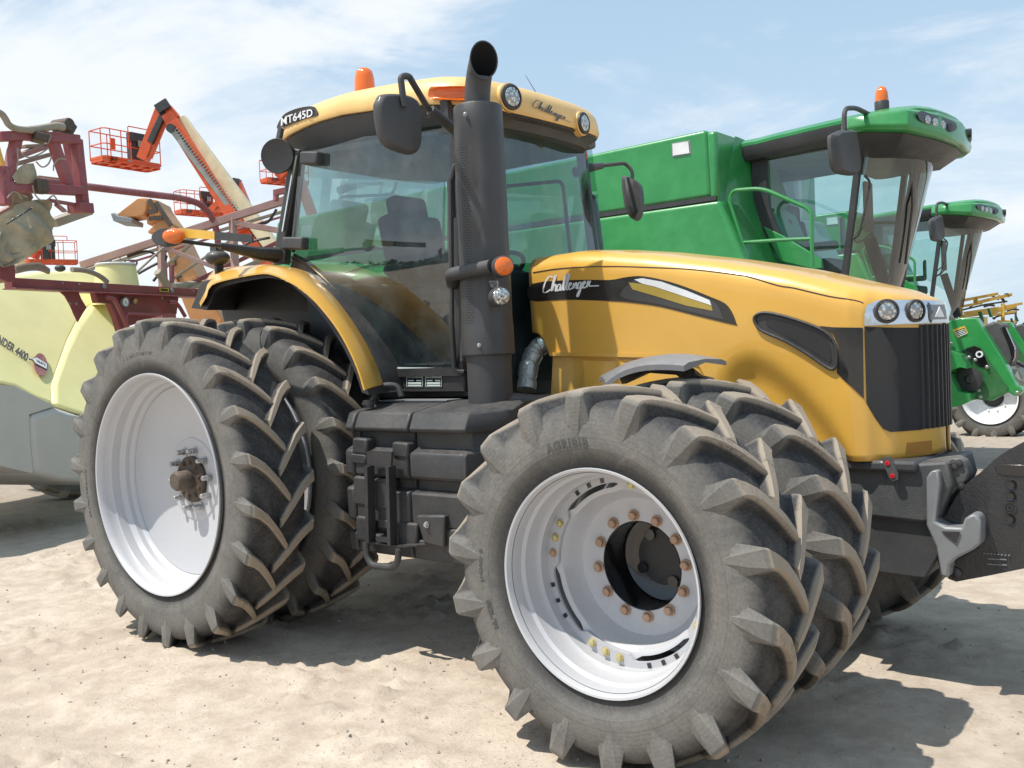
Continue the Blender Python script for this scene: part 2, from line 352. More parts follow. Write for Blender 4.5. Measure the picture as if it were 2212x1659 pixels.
sx = N(t, 'ShaderNodeSeparateXYZ'); t.links.new(N(t, 'ShaderNodeTexCoord').outputs['Object'], sx.inputs[0])
gravel = math_(t, 'MULTIPLY', ramp(t, sx.outputs[0], -2.8, -5.0), ramp(t, sx.outputs[1], -3.5, -1.5))
gravel = math_(t, 'MAXIMUM', gravel, math_(t, 'MULTIPLY', ramp(t, math_(t, 'ADD', sx.outputs[1], math_(t, 'MULTIPLY', a1, 3)), 3.5, 8), .8))
c = mixc(t, math_(t, 'MULTIPLY', gravel, .6), c, mixc(t, a3, (.10, .09, .08), (.33, .29, .25)))
spare_noise = N(t, 'ShaderNodeTexNoise', ins={'Scale': .8, 'Detail': 3.0}); 
c = mixc(t, math_(t, 'MULTIPLY', ramp(t, sx.outputs[0], 1.6, 4.2), .15), c, (.22, .18, .145))  # ground blends darker towards the tractor's nose and beyond
t.links.new(c, b.inputs['Base Color'])
bp = N(t, 'ShaderNodeBump', ins={'Strength': .6, 'Distance': .028}); h = math_(t, 'ADD', math_(t, 'MULTIPLY', a2, .8), math_(t, 'ADD', math_(t, 'MULTIPLY', a3, .35), math_(t, 'MULTIPLY', a4, .08)))
t.links.new(h, bp.inputs['Height']); t.links.new(bp.outputs[0], b.inputs['Normal']); t.links.new(b.outputs[0], o.inputs[0])
def axis_pts(lo, hi, step, far):
    out = []; x = lo
    while x < hi: out.append(x); x += step
    out.append(hi); a = []; d = step
    x = hi
    while x < far: d *= 1.22; x += d; a.append(x)
    b_ = []; d = step; x = lo
    while x > -far: d *= 1.22; x -= d; b_.append(x)
    return b_[::-1]+out+a
def gz(x, y):
    dd = hypot(x-2, y+1.5); f = 1-sstep(14, 40, dd)
    z = 0
    if f > 0:
        z = (noise.fractal(Vector((x*.5, y*.8, 0)), 1, 2, 3)*.015+noise.fractal(Vector((x*1.5, y*5, 3)), .8, 2, 5)*.006)
        r = noise.fractal(Vector((x*9, y*12, 8)), .8, 2.1, 3); z += max(0, r-.14)*.085*sstep(-.15, .35, noise.noise(Vector((x*.9, y*1.6, 5))))
        # old wheel tracks running past the machine
        for y0 in (-3.45, -2.62):
            dy = (y-y0-.12*sin(x*.6))/.17
            if abs(dy) < 2: z += (-.022*math.exp(-dy*dy)-.008*(1 if (x*9+abs(dy)*1.6) % 2 < .8 and abs(dy) < 1.1 else 0)+.006*math.exp(-(abs(dy)-1.3)**2*6))*(.8+.4*noise.noise(Vector((x*5, y*2, 1))))
        z *= f
    return z-.006
xs = axis_pts(-5.5, 5.6, .036, 2500); ys = axis_pts(-4.3, 2.4, .036, 2500)
mb = MB(); mb.grid(lambda x, y: Vector((x, y, gz(x, y))), xs, ys)
tag(mb.obj('ground', M['dirt'], ang=180), None, None, kind='structure')
# loose stones and clods
mb = MB(); rnd = random.Random(3)
for i in range(2600):
    x = rnd.uniform(-6, 5.4); y = rnd.uniform(-4.0, 3)
    if i > 1500: x = rnd.uniform(-.5, 5.2); y = rnd.uniform(-3.6, -.3)
    r = rnd.choice((.0025, .003, .003, .004, .005, .008)) * rnd.uniform(.7, 1.3)
    c_ = Vector((x, y, gz(x, y)+r*.3)); ico = [(0, 0, 1), (.89, 0, .3), (.28, .85, .3), (-.72, .53, .3), (-.72, -.53, .3), (.28, -.85, .3), (.7, .5, -.5), (-.4, .8, -.5), (-.9, 0, -.5), (-.3, -.8, -.5), (.7, -.6, -.5)]
    mb.add([c_+Vector([q_*r*rnd.uniform(.7, 1.25) for q_ in p]) for p in ico], [(0, 1, 2), (0, 2, 3), (0, 3, 4), (0, 4, 5), (0, 5, 1), (1, 6, 2), (2, 7, 3), (3, 8, 4), (4, 9, 5), (5, 10, 1), (2, 6, 7), (3, 7, 8), (4, 8, 9), (5, 9, 10), (1, 10, 6)])
M['stone'] = paint('stones', (.40, .34, .28), .9, 0, .3, var=.4, dscale=14)
tag(mb.obj('gravel', M['stone'], ang=20), 'loose pebbles and dried clods scattered over the pale dirt', 'gravel', kind='stuff')

# ------------------------------------------------------------------ wheels (local: axle along Y, outside at -Y)
def tyre_mesh(R, W, rb, nl, lh, lugw, name, words=()):
    Rc = R-lh; h = W/2
    half = catmull([(0, Rc, 0), (h*.4, Rc-.003, 0), (h*.72, Rc-.012, 0), (h*.88, Rc-.032, 0), (h*.96, Rc-.065, 0), (h, Rc-.11, 0), (h*1.0, (Rc-.11+rb)/2+.01, 0), (h*.95, rb+.05, 0), (h*.87, rb+.018, 0), (h*.84, rb+.0, 0), (h*.80, rb-.02, 0)], 3)
    prof = [(-p.x, p.y) for p in half[::-1]]+[(p.x, p.y) for p in half[1:]]
    mb = MB(); n = 96
    secs = [[Vector((r*cos(2*pi*k/n), y, r*sin(2*pi*k/n))) for y, r in prof] for k in range(n)]
    mb.loft(secs, closed=False, cap=False, ring=True)
    pitch = 2*pi/nl
    # along-lug stations: y, top radius, base radius, angle, half width top, half width base
    T = [(-.14, R-.003, Rc-.02, -.16, .72, 1.1), (.06, R, Rc-.02, .02, .90, 1.3), (.30, R, Rc-.02, .22, .94, 1.4), (.55, R-.001, Rc-.025, .41, .98, 1.5), (.78, R-.004, Rc-.04, .53, .98, 1.5), (.97, R-.011, Rc-.07, .60, 1.15, 1.8), (1.035, R-.03, Rc-.08, .615, 1.2, 1.9), (1.05, R-.085, Rc-.12, .63, 1.05, 1.8), (1.03, R-.13, R-.15, .65, .85, 1.5), (1.0, R-.185, R-.19, .67, .5, 1.0)]
    for sd_ in (-1, 1):
        for k in range(nl):
            ph = k*pitch+(pitch/2 if sd_ > 0 else 0); secs = []; jit = random.uniform(.96, 1.04)
            for yy, rt, rb_, a, wt, wb in T:
                a0 = ph+a*pitch*1.12; y = sd_*yy*h
                yb = sd_*(yy if yy < .9 else yy-.06)*h
                if yy > 1.0: rbb = rb_; yb = sd_*.965*h
                else: rbb = rb_
                rm = rt; wt_ = wt*lugw/2/R*jit; wb_ = wb*lugw/2/R+.008; c = .007/R
                def pt(ang, yv, r): return Vector((r*cos(ang), yv, r*sin(ang)))
                if yy <= .98: secs.append([pt(a0-wb_*.9, yb, rbb), pt(a0-wt_, y, rt-.008), pt(a0-wt_+c, y, rt), pt(a0+wt_-c, y, rt), pt(a0+wt_, y, rt-.008), pt(a0+wb_*1.15, yb, rbb)])
                else: secs.append([pt(a0-wb_*.9, yb, rbb), pt(a0-wt_, y-sd_*.004, rt), pt(a0-wt_+c, y, rt), pt(a0+wt_-c, y, rt), pt(a0+wt_, y-sd_*.004, rt), pt(a0+wb_*1.15, yb, rbb)])
            mb.loft(secs, closed=True, cap=True)
    for k in range(nl):        # moulded dashes round the sidewall
        for sd_ in (-1, 1):
            a0 = k*pitch+.1; r = R-.185
            mb.loft([[Vector(((r+i*.0)*cos(a0+j*pitch*.14), sd_*(h*1.0+.001), (r+i)*sin(a0+j*pitch*.14))) for i in (-.0025, .0025)] for j in range(5)], closed=False, cap=False)
    for word, a0, rr, size in words:
        def fn(x, y, a0=a0, rr=rr): aa = radians(a0)-x/rr; return Vector(((rr+y)*cos(aa), -h*1.0-.003+max(0, (abs(rr+y-(Rc-.11+rb)/2)-.03))*.12, (rr+y)*sin(aa)))
        put_text(mb, word, size, fn, bold=.002, spacing=1.15, mi=1)
    return mb
def ring(r0, y0, r1, y1): return [(r0, y0), (r1, y1)]
def hexbolt(mb, c, d, r, h, mi=0, washer=True):
    d = Vector(d)
    if washer: mb.lathe([(r*1.35, 0), (r*1.35, h*.22), (r*.9, h*.25)], c, d, 16, mi)
    mb.lathe([(r, h*.2), (r, h*.9), (r*.8, h)], c, d, 6, mi)
def wheel(name, X, Y, Z, side, proto=None):
    pass
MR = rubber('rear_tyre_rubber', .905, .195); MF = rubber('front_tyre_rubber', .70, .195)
def rear_wheel():
    rim = MB()
    rim.lathe([(.590, -.150), (.600, -.172), (.607, -.182), (.605, -.189), (.597, -.187), (.588, -.175), (.584, -.150), (.582, -.120), (.574, -.108), (.571, -.06), (.560, -.045), (.551, -.035), (.548, -.01), (.538, .0), (.531, .012), (.528, .03), (.527, .19), (.545, .19), (.552, .06), (.575, -.05)], ax=(0, 1, 0), n=96, closed=True)
    rim.lathe([(.527, .016), (.50, .024), (.30, .055), (.235, .066), (.228, .060), (.12, .062), (.12, .085), (.30, .08), (.527, .04)], n=96, closed=True)
    w_ = rim.obj('wheel', M['silver'], ang=30)
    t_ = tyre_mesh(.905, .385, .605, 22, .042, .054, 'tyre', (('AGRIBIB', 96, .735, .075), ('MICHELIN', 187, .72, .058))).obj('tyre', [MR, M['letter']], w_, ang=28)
    hb = MB(); hb.lathe([(.13, .075), (.13, .045), (.12, .035), (.07, .04), (.055, .035), (.055, -.045), (.045, -.06), (.01, -.062)], n=40)
    for k in range(10): a = 2*pi*k/10+.2; hexbolt(hb, (.1*cos(a), .036, .1*sin(a)), (0, -1, 0), .011, .012)
    hb.obj('hub', M['rust'], w_)
    for k in range(10):
        a = 2*pi*k/10+.1; bb = MB(); c_ = Vector((.165*cos(a), .062, .165*sin(a)))
        bb.lathe([(.024, 0), (.024, .006), (.014, .008), (.014, .05), (.011, .055)], c_, (0, -1, 0), 14); hexbolt(bb, c_, (0, -1, 0), .017, .03)
        bb.obj('bolt', M['steel'], w_)
    return w_
def front_wheel():
    rim = MB()
    rim.lathe([(.398, -.140), (.405, -.162), (.413, -.172), (.411, -.179), (.403, -.177), (.396, -.162), (.392, -.135), (.389, -.105), (.378, -.092), (.374, -.04), (.366, -.024), (.360, -.015), (.357, .10), (.375, .12), (.385, .19), (.398, .19), (.38, .0)], n=96, closed=True)
    # welded lugs that carry the disc: flat pads in pairs with slots
    secs = []
    for k in range(180):
        a = 2*pi*k/180; dd = abs(((math.degrees(a)-72+45) % 90)-45); rr = .334-.026*sstep(23, 17, dd)
        secs.append([Vector((rr*cos(a), .028, rr*sin(a))), Vector((.362*cos(a), .028, .362*sin(a))), Vector((.362*cos(a), .040, .362*sin(a))), Vector((rr*cos(a), .040, rr*sin(a)))])
    rim.loft(secs, ring=True)
    w_ = rim.obj('wheel', M['silver'], ang=30)
    ds = MB()
    prof = [(.332, .042), (.322, .043), (.305, .05), (.290, .075), (.275, .115), (.262, .132), (.24, .140), (.205, .142), (.172, .142), (.168, .150), (.172, .158), (.26, .155), (.32, .06)]
    n = 120; secs = []
    for r, y in prof:
        s_ = []
        for k in range(n):
            a = 2*pi*k/n; rr = r
            if r > .28: dd = abs(((math.degrees(a)-72+45) % 90)-45); rr = r-(.016*(r-.28)/.05)*sstep(20, 27, dd) if r > .30 else r
            s_.append(Vector((rr*cos(a), y, rr*sin(a))))
        secs.append(s_)
    ds.loft(secs, ring=True, cap=False)
    ds.obj('disc', M['silver'], w_, ang=30)
    for k in range(4):
        a0 = radians(162+90*k+45+(-2))
        for j in (-1, 0, 1):
            a = a0+radians(10.5*j)-radians(45)*0
            if k % 2 == 0:
                for q_ in (-1,): pass
            c_ = Vector((.347*cos(a), -.0, .347*sin(a)))
            e = Vector((cos(a), 0, sin(a))); f = Vector((-sin(a), 0, cos(a)))
            sl = MB(); sl.poly([c_+Vector((0, .027, 0))+e*.009+f*.008, c_+Vector((0, .027, 0))-e*.009+f*.008, c_+Vector((0, .027, 0))-e*.009-f*.008, c_+Vector((0, .027, 0))+e*.009-f*.008], (0, -.002, 0)); sl.obj('slot', M['gloss'], w_)
    for k in range(4):
        for j in (-11, 0, 11):
            a = radians(162+90*k+j); bb = MB(); hexbolt(bb, (.331*cos(a), .028, .331*sin(a)), (0, -1, 0), .0125, .014); bb.obj('bolt', M['copper'] if (k, j) == (0, 11) else M['brass'], w_)
    for k in range(12):
        a = 2*pi*k/12+.12; bb = MB(); hexbolt(bb, (.193*cos(a), .142, .193*sin(a)), (0, -1, 0), .0165, .024); bb.obj('bolt', M['copper'], w_)
    hb = MB(); hb.lathe([(.168, .14), (.1685, .30), (.15, .31), (.01, .31), (.01, .33), (.185, .33), (.185, .16)], n=64, closed=True)
    for k in range(4): a = pi/2*k+.5; hb.cyl((.10*cos(a), .31, .10*sin(a)), (.10*cos(a), .29, .10*sin(a)), .022, 16)
    hb.obj('hub', M['gloss'], w_, ang=40)
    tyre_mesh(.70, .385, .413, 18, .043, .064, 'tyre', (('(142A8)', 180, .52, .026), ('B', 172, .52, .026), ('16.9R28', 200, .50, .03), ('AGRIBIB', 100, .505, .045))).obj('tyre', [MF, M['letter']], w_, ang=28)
    return w_
# ------------------------------------------------------------------ the tractor
TR = thing('tractor', 'gold row crop tractor with dual silver wheels, black exhaust stack and glass cab', 'tractor', (1.4, 0, 0))
def place_wheel(w_, x, y, z, flip=False, rot=0):
    w_.parent = TR; w_.matrix_parent_inverse = Matrix.Translation(-TR.location); w_.location = (x, y, z); w_.rotation_euler = (0, rot, 0)
    if flip: w_.scale = (1, -1, 1)
ZR, ZF, XF = .886, .686, 2.865
rw = rear_wheel(); fw_ = front_wheel()
place_wheel(rw, 0, -1.53, ZR); place_wheel(fw_, XF, -1.555, ZF, rot=0)
for y, fl, ro in ((-.955, 0, .13), (1.53, 1, .4), (.955, 1, .2)):
    c_ = copy_tree(rw, TR); place_wheel(c_, 0, y, ZR, fl, ro)
for y, fl, ro in ((-.965, 0, .11), (.57, 1, .15)):
    c_ = copy_tree(fw_, TR); place_wheel(c_, XF, y, ZF, fl, ro)
for ob in list(TR.children):
    if ob.name.startswith('wheel'):
        if ob.location.x < 1 and ob.location.y < -1.2: ob['label'] = 'outer rear wheel with plain deep silver dish'
        if ob.location.x > 1 and ob.location.y < -1.2: ob['label'] = 'outer front wheel with ring of copper bolts round a black hub'

# hood -------------------------------------------------------------
OUT = [(1.62, .405), (2.0, .415), (2.5, .425), (3.0, .435), (3.25, .432), (3.34, .424), (3.395, .402), (3.43, .368), (3.475, .335), (3.53, .26), (3.58, .17), (3.608, .09), (3.618, .03)]
def hood_W(x): return interp(OUT, x)
TOPZ = [(1.62, 2.03), (1.9, 2.035), (2.1, 2.015), (2.35, 1.978), (2.73, 1.905), (3.07, 1.825), (3.33, 1.745), (3.50, 1.695), (3.60, 1.66), (3.62, 1.645)]
def hood_zt(x): return interp(TOPZ, x)
ARCH = [(2.72, 1.40), (2.80, 1.495), (2.90, 1.52), (3.0, 1.47), (3.12, 1.36), (3.22, 1.24), (3.31, 1.10), (3.38, .98)]
BOT = [(1.62, 1.62), (1.68, 1.61), (1.72, 1.50), (1.76, 1.485), (2.2, 1.47), (2.6, 1.44), (2.68, 1.30), (2.72, 1.14), (3.0, 1.0), (3.2, .985), (3.45, .985), (3.62, .995)]
def hood_off(x, z):         # how far the side stands in from the outline
    zt = hood_zt(x); o = 0
    d = zt-z; rr = min(.10, hood_W(x)*.9)
    if d < rr: o += rr-sqrt(max(rr*rr-(rr-d)**2, 0))*1.0
    o += .012*sstep(.12, .5, d)*(1-sstep(3.2, 3.35, x))
    if 2.6 < x < 3.4:        # scooped area behind the front wheel arch
        za = interp(ARCH, x)
        o += .05*sstep(.02, .20, za-z)*sstep(2.68, 2.82, x)*(1-sstep(3.3, 3.38, x))
    return o
def hood_pt(x, z, off=0, side=-1):
    n = .0
    return Vector((x+(off if x > 3.4 else 0)*min(1, (x-3.3)*6), side*(hood_W(x)-hood_off(x, z)+off), z))
Bx = [(1.62+i*.035) for i in range(48)]; Bx = [x for x in Bx if x < 3.28]+[3.29+.012*i for i in range(12)]+[3.435+.011*i for i in range(14)]+[3.59, 3.598, 3.605, 3.611, 3.616, 3.618]
def hood_sec(x):
    zt, zb, W = hood_zt(x), interp(BOT, x), hood_W(x); side = []
    rr = min(.10, W*.9)
    zsl = [zb+(zt-rr-zb)*i/22 for i in range(23)]+[zt-rr+rr*sin(pi/2*i/8) for i in range(1, 8)]
    side = [Vector((x, -(W-hood_off(x, z)), z)) for z in zsl]
    top = [Vector((x, -(W-rr)*(1-i/6), zt+.022*(1-(1-i/6)**2)*min(1, W*3))) for i in range(1, 7)]
    L = side+top; return L+[Vector((p.x, -p.y, p.z)) for p in L[-2::-1]]
mb = MB(); mb.loft([hood_sec(x) for x in Bx], closed=False, cap=False)
mb.v += []; hood = mb.obj('hood', M['gold'], TR, ang=50)
sdm = hood.modifiers.new('s', 'SOLIDIFY'); sdm.thickness = .012; sdm.offset = -1

def hood_hit(u, v, off=.0):         # photo ray on the near side / nose of the hood -> (s, z); s = arc length along the outline
    d = ray(u, v); best = None; s = 0
    for (x0, w0), (x1, w1) in zip(OUT, OUT[1:]+[(3.618, -.03), (3.58, -.17)]):
        ax_, ay = x0, -w0; bx, by = x1, -w1; ex, ey = bx-ax_, by-ay; L = hypot(ex, ey)
        den = d.x*ey-d.y*ex
        if abs(den) > 1e-9:
            k = ((ax_-CAM.x)*ey-(ay-CAM.y)*ex)/den; tt = ((ax_-CAM.x)*d.y-(ay-CAM.y)*d.x)/den
            if -1e-6 <= tt <= 1+1e-6 and k > 0 and (best is None or k < best[0]): best = (k, s+tt*L, CAM.z+d.z*k)
        s += L
    if best is None: return None
    return best[1], best[2]
def s2p(s, z, off):
    acc = 0; pts = OUT+[(3.618, -.03), (3.608, -.09), (3.58, -.17), (3.53, -.26), (3.475, -.335)]
    for (x0, w0), (x1, w1) in zip(pts, pts[1:]):
        L = hypot(x1-x0, w1-w0)
        if s <= acc+L or (x1, w1) == pts[-1]:
            k = (s-acc)/L; x = x0+(x1-x0)*k; w_ = w0+(w1-w0)*k; nx, ny = -(w1-w0)/L, (x1-x0)/L
            o = off-(hood_off(x, z) if x < 3.4 and w_ > 0 else hood_off(3.45, z) if hood_zt(x)-z < .1 else 0)
            return Vector((x+nx*o, -(w_+ny*o), z))
        acc += L
def side_patch(sz, off, thick=.004, step=.03):      # polygon in (s, z) wrapped on the hood
    bm = bmesh.new(); vs = [bm.verts.new((a, b, 0)) for a, b in sz]; bm.faces.new(vs)
    lo, hi = min(a for a, b in sz), max(a for a, b in sz); x = lo+step
    bmesh.ops.triangulate(bm, faces=bm.faces[:])
    while x < hi:
        bmesh.ops.bisect_plane(bm, geom=bm.verts[:]+bm.edges[:]+bm.faces[:], plane_co=(x, 0, 0), plane_no=(1, 0, 0)); x += step
    z = min(b for a, b in sz)+.05; zh = max(b for a, b in sz)
    while z < zh:
        bmesh.ops.bisect_plane(bm, geom=bm.verts[:]+bm.edges[:]+bm.faces[:], plane_co=(0, z, 0), plane_no=(0, 1, 0)); z += .05
    bm.verts.index_update(); mb = MB()
    V = [s2p(v.co.x, v.co.y, off) for v in bm.verts]; F = [tuple(v.index for v in f.verts) for f in bm.faces]
    bnd = [(e.verts[0].index, e.verts[1].index) for e in bm.edges if e.is_boundary]; bm.free()
    V2 = [s2p_(v) for v in []]
    n = len(V); mb.add(V, F)
    back = []
    mb.v += [v.copy() for v in V]
    # skirt back to the surface
    for i, v in enumerate(V):
        c_ = Vector((3.0 if v.x > 3.3 else v.x, 0, v.z)); dv = (c_-v).normalized() if v.x > 3.35 else Vector((0, 1, 0)); mb.v[n+i] = v+dv*(off+thick)
    for a, b in bnd: mb.f.append([a, b, n+b, n+a]); mb.m.append(0)
    return mb
def s2p_(v): return v
def hz(pts): return [p for p in (hood_hit(*q) for q in pts) if p]
Z4 = lambda pts: zm(2000, 950, 2.011, pts); Z7 = lambda pts: zm(3200, 1100, 1.185, pts)
def smooth2(pts, n=4, closed=True): return [(p.x, p.y) for p in catmull([(a, b, 0) for a, b in pts], n, closed)]
dec = [(262, 372), (620, 342), (880, 342), (1000, 322), (1110, 310), (1220, 322), (1350, 352), (1500, 400), (1700, 480), (1810, 530), (1865, 600), (1898, 690), (1880, 702), (1600, 635), (1300, 560), (1100, 530), (900, 512), (500, 500), (247, 508)]
side_patch(smooth2(hz(Z4(dec)), 3), .0025).obj('decal', M['decal'], TR)
side_patch(smooth2(hz(Z4([(985, 425), (1110, 330), (1190, 330), (1320, 362), (1500, 425), (1700, 505), (1760, 560), (1790, 640), (1780, 655), (1500, 590), (1250, 530), (1000, 490)])), 3), .004).obj('decal', M['decalgrey'], TR)
side_patch(hz(Z4([(1040, 362), (1180, 378), (1400, 440), (1704, 548), (1712, 590), (1500, 548), (1250, 470), (1070, 418)])), .0055).obj('decal', M['decalgold'], TR)
side_patch(hz(Z4([(1085, 338), (1150, 328), (1300, 355), (1500, 425), (1690, 505), (1704, 546), (1450, 462), (1250, 395), (1150, 372)])), .007).obj('decal', M['white'], TR)
# lettering on the hood
s0, z0 = hood_hit(*Z4([(470, 392)])[0]); s1, z1 = hood_hit(*Z4([(720, 392)])[0])
mb = MB(); L = abs(hood_hit(*Z4([(805, 400)])[0])[0]-hood_hit(*Z4([(345, 420)])[0])[0]); cx_, cz_ = hood_hit(*Z4([(570, 385)])[0])
script_word(mb, lambda x, y: s2p(cx_+x, cz_+y*1.05+.012*x, .005), L, weight=.10)
mb.obj('lettering', M['white'], TR)
# seam line of the hood top
mb = MB(); line = catmull([(a, b, 0) for a, b in Z4([(265, 282), (500, 248), (850, 232), (1200, 240), (1550, 258), (1900, 300), (2000, 318)])]+[(q[0], q[1], 0) for q in zm(2300, 300, 1.2316, [(1000, 1037), (1080, 1050), (1250, 1090), (1380, 1110), (1447, 1132)])], 4)
P = []
for p in line:
    h_ = hood_hit(p.x, p.y)
    if h_: P.append(s2p(h_[0], h_[1], .0005))
mb.tube(P, .0028, 5); mb.obj('seam', M['black'], TR)
# lower louvre panel
mb = MB(); mb.poly([(1.745, -.385, 1.50), (2.72, -.385, 1.46), (2.75, -.385, 1.1), (1.72, -.385, 1.28)], (0, .02, 0))
for x0 in (1.95, 2.15, 2.35, 2.55):
    mb.add([(x0, -.388, 1.46), (x0+.20, -.388, 1.45), (x0+.11, -.388, 1.18), (x0-.09, -.388, 1.2), (x0, -.405, 1.46), (x0+.01, -.41, 1.2)], [(0, 4, 5, 3), (4, 1, 2, 5), (0, 1, 4), (3, 5, 2)])
mb.beam((1.74, -.397, 1.50), (2.74, -.397, 1.455), .03, .02)
mb.obj('side_panel', M['gold'], TR)
# engine bay core so that no gap shows through
mb = MB(); mb.box((2.35, 0, 1.42), (1.3, .68, .72)); mb.box((2.4, 0, .92), (2.3, .42, .5)); mb.obj('engine_block', M['black'], TR)
# air intake
vent = Z7([(-71, 215), (-40, 175), (40, 178), (110, 200), (170, 250), (180, 300), (182, 420), (165, 445), (140, 435), (60, 370), (-40, 300), (-80, 262)])
vent = [(1630, 688), (1640, 678), (1662, 676), (1705, 686), (1760, 705), (1790, 722), (1805, 745), (1807, 785), (1800, 797), (1785, 792), (1745, 765), (1700, 738), (1650, 716), (1636, 704)]
vs_ = smooth2(hz(vent), 3)
side_patch(vs_, .004).obj('vent_panel', M['black'], TR)
inn = smooth2(hz([(1662, 690), (1700, 697), (1760, 718), (1785, 734), (1793, 752), (1794, 782), (1775, 772), (1720, 738), (1672, 712), (1655, 700)]), 3)
side_patch(inn, .0065).obj('vent_mesh', M['mesh'], TR)
mb = MB(); mb.tube([s2p(a, b, .010) for a, b in vs_+[vs_[0]]], .007, 8); mb.obj('vent_frame', M['black'], TR)
# black side cheek and grille
side_patch(hz([(1770, 704), (1800, 707), (1864, 708), (1866, 860), (1840, 836), (1808, 806), (1812, 750), (1800, 722)]), .005).obj('cheek_panel', M['gloss'], TR)
side_patch(hz([(1867, 706), (1930, 708), (1990, 708), (1990, 928), (1924, 933), (1908, 926), (1892, 905), (1872, 872)]), .005).obj('grille', M['mesh'], TR)
sN = hood_hit(1990, 800)[0]; zt_, zb_ = 1.56, 1.118
mb = MB(); pts_s = [sN+i*.034 for i in range(13)]
for s_ in pts_s:
    a, b = s2p(s_, zt_, .004), s2p(s_, zb_-.01, .004); mb.beam(a, b, .010, .010, up=(1, 0, 0))
mb.obj('grille_rib', M['black'], TR)
side_patch([(sN, zt_), (sN+.42, zt_), (sN+.42, zb_-.01), (sN, zb_-.01)], .002).obj('grille', M['mesh'], TR)
# chrome band with lamps
sC0, zC0 = hood_hit(1866, 704); zc1 = 1.655
band = hz([(1866, 704), (1866, 680), (1872, 662), (1884, 652), (1900, 648)])
bandp = band+[(sN+.42, zc1+.002), (sN+.42, zC0)]
side_patch(bandp, .007, step=.015).obj('chrome_band', M['chrome'], TR)
def lamp(u, v, r, name='headlight', flat=1):
    s_, z_ = hood_hit(u, v); c_ = s2p(s_, z_, .006); n_ = (s2p(s_, z_, .05)-c_).normalized(); b = MB(); rg = MB()
    b.lathe([(r, 0), (r*.9, .008), (r*.5, .013), (.001, .014)], c_+n_*.001, n_, 28); rg.lathe([(r*1.25, .0), (r*1.22, .012), (r*1.02, .014), (r, .002)], c_, n_, 32, closed=True)
    h_ = b.obj(name, M['clear'], TR); rg.obj('lamp_ring', M['black'], h_)
lamp(*Z7([(408, 172)])[0], .042); lamp(*Z7([(541, 170)])[0], .040)
s_, z_ = hood_hit(*Z7([(612, 178)])[0]); mb = side_patch([(s_+.018*cos(a)*(.8 if cos(a) > 0 else 1), z_+.045*sin(a)) for a in [2*pi*i/16 for i in range(16)]], .009, step=.01); mb.obj('lamp_recess', M['gloss'], TR)
s_ = sN+.13; side_patch([(s_-.075, 1.58), (s_+.075, 1.58), (s_+.055, 1.645), (s_-.06, 1.645)], .010, step=.02).obj('badge', M['lgrey'], TR)
mb = MB()
for tri_ in ([(-.05, 1.59), (-.006, 1.635), (.03, 1.59)],): mb.join(side_patch([(s_+a, b) for a, b in tri_], .014, step=.02))
mb.obj('badge', M['white'], TR)
# front lower lip recess: flat patch, its shade painted in as darker gold
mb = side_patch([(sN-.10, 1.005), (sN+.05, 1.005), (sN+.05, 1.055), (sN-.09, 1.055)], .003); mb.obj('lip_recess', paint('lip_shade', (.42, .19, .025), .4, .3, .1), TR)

# chassis ----------------------------------------------------------
mb = MB(); P = [(3.02, .92), (3.30, 1.0), (3.46, .965), (3.70, .99), (3.72, .90), (3.66, .745), (3.60, .73), (3.36, .74), (3.28, .86), (3.05, .80)]
mb.poly([(x, -.36, z) for x, z in P], (0, .44, 0)); mb.obj('front_support', M['grey'], TR, bevel=.012)
mb = MB(); mb.box((3.42, -.17, .965), (.34, .44, .05)); mb.obj('front_support', M['dgrey'], TR, bevel=.015)
mb = MB(); mb.poly([(3.15, -.33, .74), (3.64, -.33, .74), (3.66, -.33, .60), (3.60, -.33, .49), (3.2, -.33, .50)], (0, .66, 0)); mb.obj('axle_carrier', M['dgrey'], TR, bevel=.01)
mb = MB(); mb.lathe([(.11, -1.25), (.13, -.8), (.12, -.75), (.10, -.2), (.17, -.05), (.17, .05), (.10, .2), (.12, .75), (.13, .8), (.11, 1.25)], (XF, 0, ZF), (0, 1, 0), 24); mb.obj('front_axle', M['black'], TR)
mb = MB(); mb.lathe([(.13, -1.3), (.15, -.5), (.26, -.3), (.26, .3), (.15, .5), (.13, 1.3)], (0, 0, ZR), (0, 1, 0), 24); mb.obj('rear_axle', M['black'], TR)
mb = MB(); mb.box((.7, 0, .85), (2.6, .56, .55)); mb.box((.1, 0, 1.1), (.9, .8, .5)); mb.box((.6, -.1, 1.2), (1.4, 1.1, .16)); mb.obj('gearbox', M['black'], TR, bevel=.02)
mb = MB(); mb.poly([(3.16, -.37, .99), (3.50, -.37, .92), (3.5, -.37, .76), (3.3, -.37, .75)], (0, -.004, 0))
c_ = at(1922, 1014, 'Y', -.375); mb = MB(); mb.poly([at(a, b, 'Y', -.395) for a, b in Z7([(395, 865), (425, 862), (440, 880), (465, 940), (465, 970), (440, 978), (425, 965), (390, 885)])], (0, .012, 0)); pl_ = mb.obj('switch_plate', M['grey'], TR)
for q_ in Z7([(414, 892), (438, 952)]):
    mb = MB(); mb.lathe([(.010, 0), (.010, .003), (.004, .004), (.004, .001)], at(*q_, 'Y', -.396), (0, -1, 0), 20); mb.obj('switch', M['red'], pl_)
